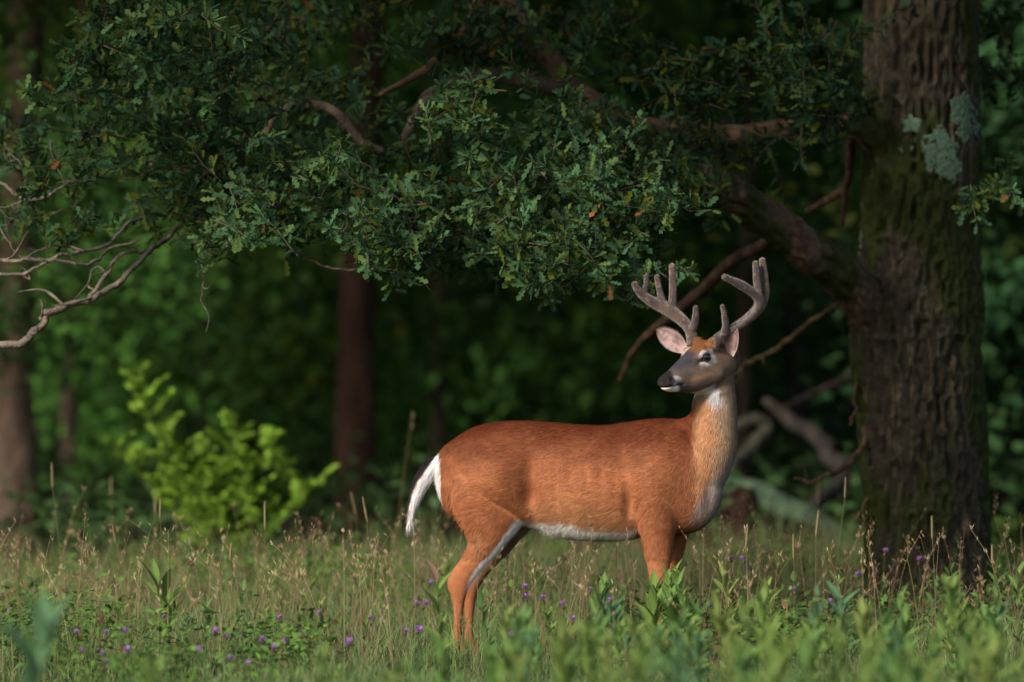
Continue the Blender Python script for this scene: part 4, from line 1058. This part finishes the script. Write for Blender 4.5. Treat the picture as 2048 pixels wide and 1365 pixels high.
# ============================================================ purple knapweed flowers
def make_flower():
    s = Soup()
    for k in range(60):
        a = rng.uniform(0, 6.283); e = rng.uniform(.15, 1.25); d = np.array([math.cos(a) * math.cos(e), math.sin(a) * math.cos(e), math.sin(e)]); l = rng.uniform(.011, .017)
        w = unit(np.cross(d, [0, 0, 1.0])) * .0011
        s.add(np.array([d * .002 - w * .6, d * .002 + w * .6, d * l + w * 1.3, d * l * 1.1, d * l - w * 1.3]) + [0, 0, .006], [np.array([[0, 1, 2, 4]]), np.array([[4, 2, 3]])], np.array((.42, .19, .52)) * rng.uniform(.7, 1.25))
    pet = s.mesh('petals', M['petal'], False)
    A = catmull(np.array([[0, 0, -.010, .0015], [0, 0, -.006, .0045], [0, 0, 0, .0050], [0, 0, .005, .0030]]), 3)
    V, F = tube(A[:, :3], A[:, 3], 10); cup = mesh_np('flower_cup', V, F, np.tile((.07, .055, .03), (len(V), 1)), True, M['bark'])
    return pet, cup
FL = [make_flower() for _ in range(5)]
FPOS = [(85, 1293), (152, 1272), (207, 1330), (205, 1314), (213, 1273), (255, 1307), (250, 1270), (118, 1256), (330, 1240), (432, 1268), (452, 1281), (475, 1275), (560, 1243), (545, 1302), (570, 1291), (463, 1321), (492, 1330), (527, 1285), (810, 1268), (836, 1265), (830, 1212), (860, 1170),
        (597, 1265), (745, 1240), (1052, 1180), (1053, 1200), (1088, 1203), (1225, 1208), (1222, 1222), (1256, 1208), (1025, 1275), (1028, 1252), (1200, 1158), (1180, 1184), (1462, 1122), (1487, 1123), (1502, 1138), (1428, 1223), (1770, 1108), (1715, 1155), (1745, 1130), (1838, 1126), (1126, 1214), (848, 1214), (1145, 1245), (640, 1232), (395, 1302), (310, 1318), (160, 1306), (20, 1226), (1068, 1272), (1590, 1185), (1660, 1210), (700, 1290)]
def flowers():
    for i, (px, py) in enumerate(FPOS):
        z = .11 + .10 * rng.random() + .14 * max(0, (1260 - py) / 150)
        y = min(max(ydepth(py, z), -3.4), 4.0); p = P(px, py, y); g = float(gz(p[0], y)); p[2] = max(p[2], g + .05)
        base = np.array([p[0] + rng.normal(0, .012), y + rng.normal(0, .01), g - .004])
        root = link('knapweed_flower', None, loc=base.tolist()); tag(root, 'purple knapweed flower on a thin stem among the meadow grass', 'flower', 'knapweed flowers in the meadow')
        hd = p - base
        V, F = tube(catmull([np.zeros(3), hd * .5 + [rng.normal(0, .008), 0, 0], hd - [0, 0, .008]], 4), np.linspace(.0013, .0009, 9), 5)
        link('stem', mesh_np('stem', V, F, np.tile((.07, .09, .035), (len(V), 1)), True, M['grass']), root)
        a, b = FL[i % 5]; sc = rng.uniform(.8, 1.15); rot = (rng.normal(0, .35), rng.normal(0, .35), rng.uniform(0, 6))
        for nm, me in (('petals', a), ('flower_cup', b)):
            o = link(nm, me, root, loc=hd.tolist(), rot=rot); o.scale = (sc,) * 3
flowers()

# ============================================================ tall grass stalks with seed heads
def make_head(kind):
    s = Soup()
    if kind == 0:                                            # dense bristly spike
        A = catmull(np.array([[0, 0, 0, .002], [0, 0, .012, .0042], [0, 0, .055, .0040], [0, 0, .075, .0012]]), 5)
        V, F = tube(A[:, :3], A[:, 3] * rng.uniform(.85, 1.15, len(A)), 8); s.add(V, F, (.22, .17, .085))
        for k in range(70):
            a, z = rng.uniform(0, 6.283), rng.uniform(.004, .07); p = np.array([math.cos(a) * .0036, math.sin(a) * .0036, z]); d = np.array([math.cos(a) * .5, math.sin(a) * .5, .85]) * .008; w = np.array([-math.sin(a), math.cos(a), 0]) * .0006
            s.add(np.array([p - w, p + w, p + d]), np.array([[0, 1, 2]]), (.30, .24, .13))
    else:                                                    # open panicle
        V, F = tube([[0, 0, 0], [.001, 0, .04], [.003, 0, .085]], [.0009, .0007, .0004], 4); s.add(V, F, (.27, .19, .10))
        for k in range(26):
            a, z = rng.uniform(0, 6.283), rng.uniform(.0, .08); l = rng.uniform(.006, .018) * (1.1 - z * 7)
            p = np.array([.001, 0, z]); d = np.array([math.cos(a) * .6, math.sin(a) * .6, .8]); e = p + d * max(l, .003)
            w = np.array([-math.sin(a), math.cos(a), 0])
            s.add(np.array([p - w * .0003, p + w * .0003, e + w * .0003, e - w * .0003]), np.array([[0, 1, 2, 3]]), (.24, .16, .09))
            s.add(np.array([e, e + d * .006 + w * .0014, e + d * .013, e + d * .006 - w * .0014]), np.array([[0, 1, 2, 3]]), (.34, .25, .14))
    return s.mesh('seed_head', M['grass'], False)
HEADS = [make_head(0), make_head(0), make_head(1), make_head(1), make_head(1)]
STALKS = [(105, 940, 0, .03), (222, 960, 0, .0), (320, 1000, 0, .01), (168, 1020, 1, -.02), (310, 995, 0, -.01), (60, 1080, 1, .03), (232, 1050, 0, .04), (820, 828, 1, -.04), (512, 1070, 1, .02), (655, 1075, 1, -.03), (705, 1065, 1, .05), (530, 1020, 0, .0), (345, 1100, 1, .0), (188, 1110, 1, -.04), (373, 1095, 1, .03),
          (712, 995, 0, .01), (735, 1008, 0, -.01), (625, 1055, 1, .04), (1185, 1025, 1, -.03), (1158, 1085, 1, .02), (1140, 1105, 1, -.03), (1370, 1045, 1, .02), (1442, 1035, 1, .06), (1400, 1100, 1, .0), (1690, 960, 0, -.03), (1888, 928, 0, .02), (1636, 975, 0, -.03), (1632, 1035, 0, .0), (1492, 1060, 0, .01), (1545, 1085, 1, .03), (1588, 1080, 0, .0), (1520, 1100, 1, -.02), (1600, 1070, 1, .02), (1735, 1045, 1, .04), (1780, 1020, 1, -.02), (1865, 1040, 0, .01), (1990, 995, 1, .05), (2010, 1040, 1, .03), (2030, 1080, 1, -.03), (1985, 1090, 0, .02), (1920, 1085, 1, .0), (1660, 1090, 1, .04), (955, 1080, 1, .0), (1065, 1120, 1, .03), (1100, 1135, 1, -.02), (780, 1090, 1, .03), (845, 1100, 1, -.03), (420, 1120, 1, .04), (460, 1085, 0, -.02), (30, 1130, 1, .02), (130, 1160, 1, .05), (590, 1140, 1, -.04), (1250, 1060, 1, .02), (1270, 1130, 1, -.02), (1005, 1150, 1, .05), (1815, 1075, 1, .03)]
def stalks():
    for i, (px, py, kind, ln) in enumerate(STALKS):
        z = .34 + .12 * rng.random() + .22 * max(0, (1130 - py) / 250)
        y = min(max(ydepth(py, z), -.8), 6.5); p = P(px, py, y); g = float(gz(p[0] + ln, y))
        base = np.array([p[0] + ln * 1.6, y + rng.normal(0, .02), g - .004]); top = p - base
        hl = .075 if kind == 0 else .085; top = top - np.array([0, 0, hl * .9])
        cv = catmull([np.zeros(3), [top[0] * .25, top[1] * .3, top[2] * .4], [top[0] * .62, top[1] * .65, top[2] * .75], top], 5)
        root = link('grass_stalk', None, loc=base.tolist())
        if kind == 0: tag(root, 'tall grass stalk topped by a narrow bristly spike', 'grass stalk', 'bristly grass stalks in the meadow')
        else: tag(root, 'tan grass stalk with a loose open seed head', 'grass stalk', 'open headed grass stalks in the meadow')
        c = (.14, .145, .06) if kind == 0 else (.24, .165, .085)
        V, F = tube(cv, np.linspace(.0016, .0009, len(cv)), 5); link('stem', mesh_np('stem', V, F, np.tile(c, (len(V), 1)), True, M['grass']), root)
        o = link('seed_head', HEADS[i % 2 if kind == 0 else 2 + i % 3], root, loc=cv[-1].tolist(), rot=(0, -ln * 5 + rng.normal(0, .1), rng.uniform(0, 6)))
        if kind == 0: o.scale = (1, 1, rng.uniform(.8, 1.3))
stalks()

# ============================================================ leafy plants
LEAFCOL = [(.098, .178, .042), (.120, .190, .042), (.082, .162, .046), (.145, .192, .046), (.072, .150, .066)]
PL = []
for c in LEAFCOL:
    for w in (.12, .165):
        Lf = oval_leaf(w, .16, 5); n = len(Lf[0]); rib = np.abs(Lf[0][:, 1]) < 1e-6
        C = np.tile(np.array(c), (n, 1)); C[rib] = np.array(c) * 1.3 + .01
        PL.append(mesh_np('leaf', Lf[0], Lf[1], C, True, M['leaf']))
TAN = mesh_np('leaf', oval_leaf(.2, .1, 5)[0], oval_leaf(.2, .1, 5)[1], np.tile((.36, .22, .13), (len(oval_leaf(.2, .1, 5)[0]), 1)), True, M['leaf'])
def leafy_plant(px, y, h, label, group, nl=12, ll=.10, hue=None, spread=.9, tan=False, cat='plant'):
    x = px2x(px, y); base = np.array([x, y, float(gz(x, y)) - .005])
    root = link('leafy_plant', None, loc=base.tolist()); tag(root, label, cat, group)
    ln = rng.normal(0, .05, 2)
    cv = catmull([np.zeros(3), [ln[0] * .3, ln[1] * .3, h * .4], [ln[0] * .7, ln[1] * .7, h * .75], [ln[0], ln[1], h]], 5)
    V, F = tube(cv, np.linspace(.0035, .0015, len(cv)), 6); link('stem', mesh_np('stem', V, F, np.tile((.10, .11, .045), (len(V), 1)), True, M['grass']), root)
    hue = int(rng.choice(5, p=[.28, .28, .22, .14, .08])) if hue is None else hue
    for k in range(nl):
        t = .30 + .70 * k / (nl - 1); p = cv[min(int(t * (len(cv) - 1)), len(cv) - 1)]
        a = k * 2.4 + px; el = spread * (1 - .45 * t) + rng.normal(0, .12)
        d = np.array([math.cos(a) * math.sin(el), math.sin(a) * math.sin(el), math.cos(el)]); n = unit(np.array([-d[0] * d[2], -d[1] * d[2], d[0] ** 2 + d[1] ** 2 + .02]))
        n = unit(n + np.array([-.15, -.45, .2])); sv = unit(np.cross(n, d)); n = np.cross(d, sv); z = ll * rng.uniform(.75, 1.2) * (1.1 - .45 * abs(t - .6))
        me = TAN if (tan and k == nl - 1) else PL[hue * 2 + int(rng.integers(2))]
        o = link('leaf', me, root)
        o.matrix_local = Matrix(((d[0] * z, sv[0] * z, n[0] * z, p[0]), (d[1] * z, sv[1] * z, n[1] * z, p[1]), (d[2] * z, sv[2] * z, n[2] * z, p[2]), (0, 0, 0, 1)))
    return root
def plant_at(px, py, h, label, group, **kw):
    """a plant of height h whose top shows at px, py"""
    y = max(ydepth(py, h), -14.0); return leafy_plant(px, y, h, label, group, **kw)
FGL, FGG = 'broad leaved green plant in the thick growth in front of the deer', 'broad leaved plants in front of the deer'
for px, py, h in [(1310, 1140, .46), (1470, 1150, .50), (1390, 1165, .42), (1560, 1175, .44), (1165, 1185, .40), (1240, 1215, .40), (1330, 1225, .46), (1400, 1230, .44), (1500, 1235, .46), (1620, 1225, .40), (1700, 1215, .42), (1780, 1230, .42), (1860, 1215, .42), (1940, 1200, .44), (2010, 1190, .42), (2040, 1150, .46),
                  (1100, 1235, .36), (1030, 1250, .36), (985, 1245, .38), (985, 1200, .36), (1180, 1275, .40), (1270, 1290, .42), (1370, 1300, .44), (1450, 1290, .42), (1540, 1290, .42), (1650, 1300, .42), (1740, 1290, .40), (1830, 1300, .42), (1910, 1285, .42), (1990, 1290, .44), (1120, 1310, .38), (1050, 1320, .36), (980, 1320, .38), (900, 1310, .36), (1220, 1330, .42), (1600, 1330, .42), (1700, 1340, .4), (1480, 1335, .42), (1320, 1340, .42), (1880, 1340, .42), (820, 1335, .34), (750, 1345, .34), (290, 1345, .34), (640, 1350, .34)]:
    plant_at(px, py, h * rng.uniform(.60, .82), FGL, FGG, nl=int(rng.integers(10, 16)), ll=rng.uniform(.055, .095), spread=rng.uniform(.55, 1.0))
for _ in range(60):
    plant_at(float(rng.uniform(930, 2060)), float(rng.uniform(1215, 1345)), rng.uniform(.18, .32), FGL, FGG, nl=int(rng.integers(12, 18)), ll=rng.uniform(.05, .09), spread=rng.uniform(.5, .95))
for px, py, h in [(1322, 1150, .30), (1345, 1172, .27), (1290, 1185, .26), (1310, 1205, .24), (1360, 1200, .25), (1275, 1220, .24)]:
    plant_at(px, py, h, FGL, FGG, nl=14, ll=.10, spread=.55)
plant_at(25, 1262, .42, 'large blue green plant with long upright leaves at the meadow\'s near edge', None, nl=9, ll=.16, hue=4, spread=.5)
plant_at(75, 1240, .38, 'tall plant with long pointed leaves beside the large blue green plant', None, nl=8, ll=.14, hue=2, spread=.6)
plant_at(886, 1160, .34, 'leafy plant with one tan withered leaf in front of the deer\'s hind leg', None, nl=10, ll=.085, hue=1, spread=.8, tan=True)
plant_at(355, 1165, .26, 'fresh green plant with long narrow leaves among purple flowers', None, nl=11, ll=.13, hue=1, spread=.6)
MGL, MGG = 'small leafy green plant rising out of the meadow grass', 'small leafy plants in the meadow'
for px, py, h in [(470, 1180, .2), (525, 1170, .22), (590, 1160, .22), (690, 1105, .28), (680, 1175, .2), (650, 1210, .18), (260, 1200, .2), (180, 1205, .18), (420, 1210, .18), (760, 1170, .22), (1110, 1150, .22), (1450, 1125, .26), (1425, 1115, .28), (1610, 1100, .30), (1640, 1130, .26), (1690, 1150, .24), (1900, 1100, .30), (1920, 1140, .26), (1850, 1160, .24), (1760, 1160, .22), (1990, 1140, .26), (1555, 1140, .26), (60, 1210, .18), (330, 1230, .16), (560, 1215, .18), (720, 1230, .18), (1000, 1190, .2), (1240, 1170, .2), (2030, 1120, .28), (520, 1240, .15)]:
    plant_at(px, py, h, MGL, MGG, nl=int(rng.integers(9, 14)), ll=rng.uniform(.035, .06), spread=rng.uniform(.7, 1.2))
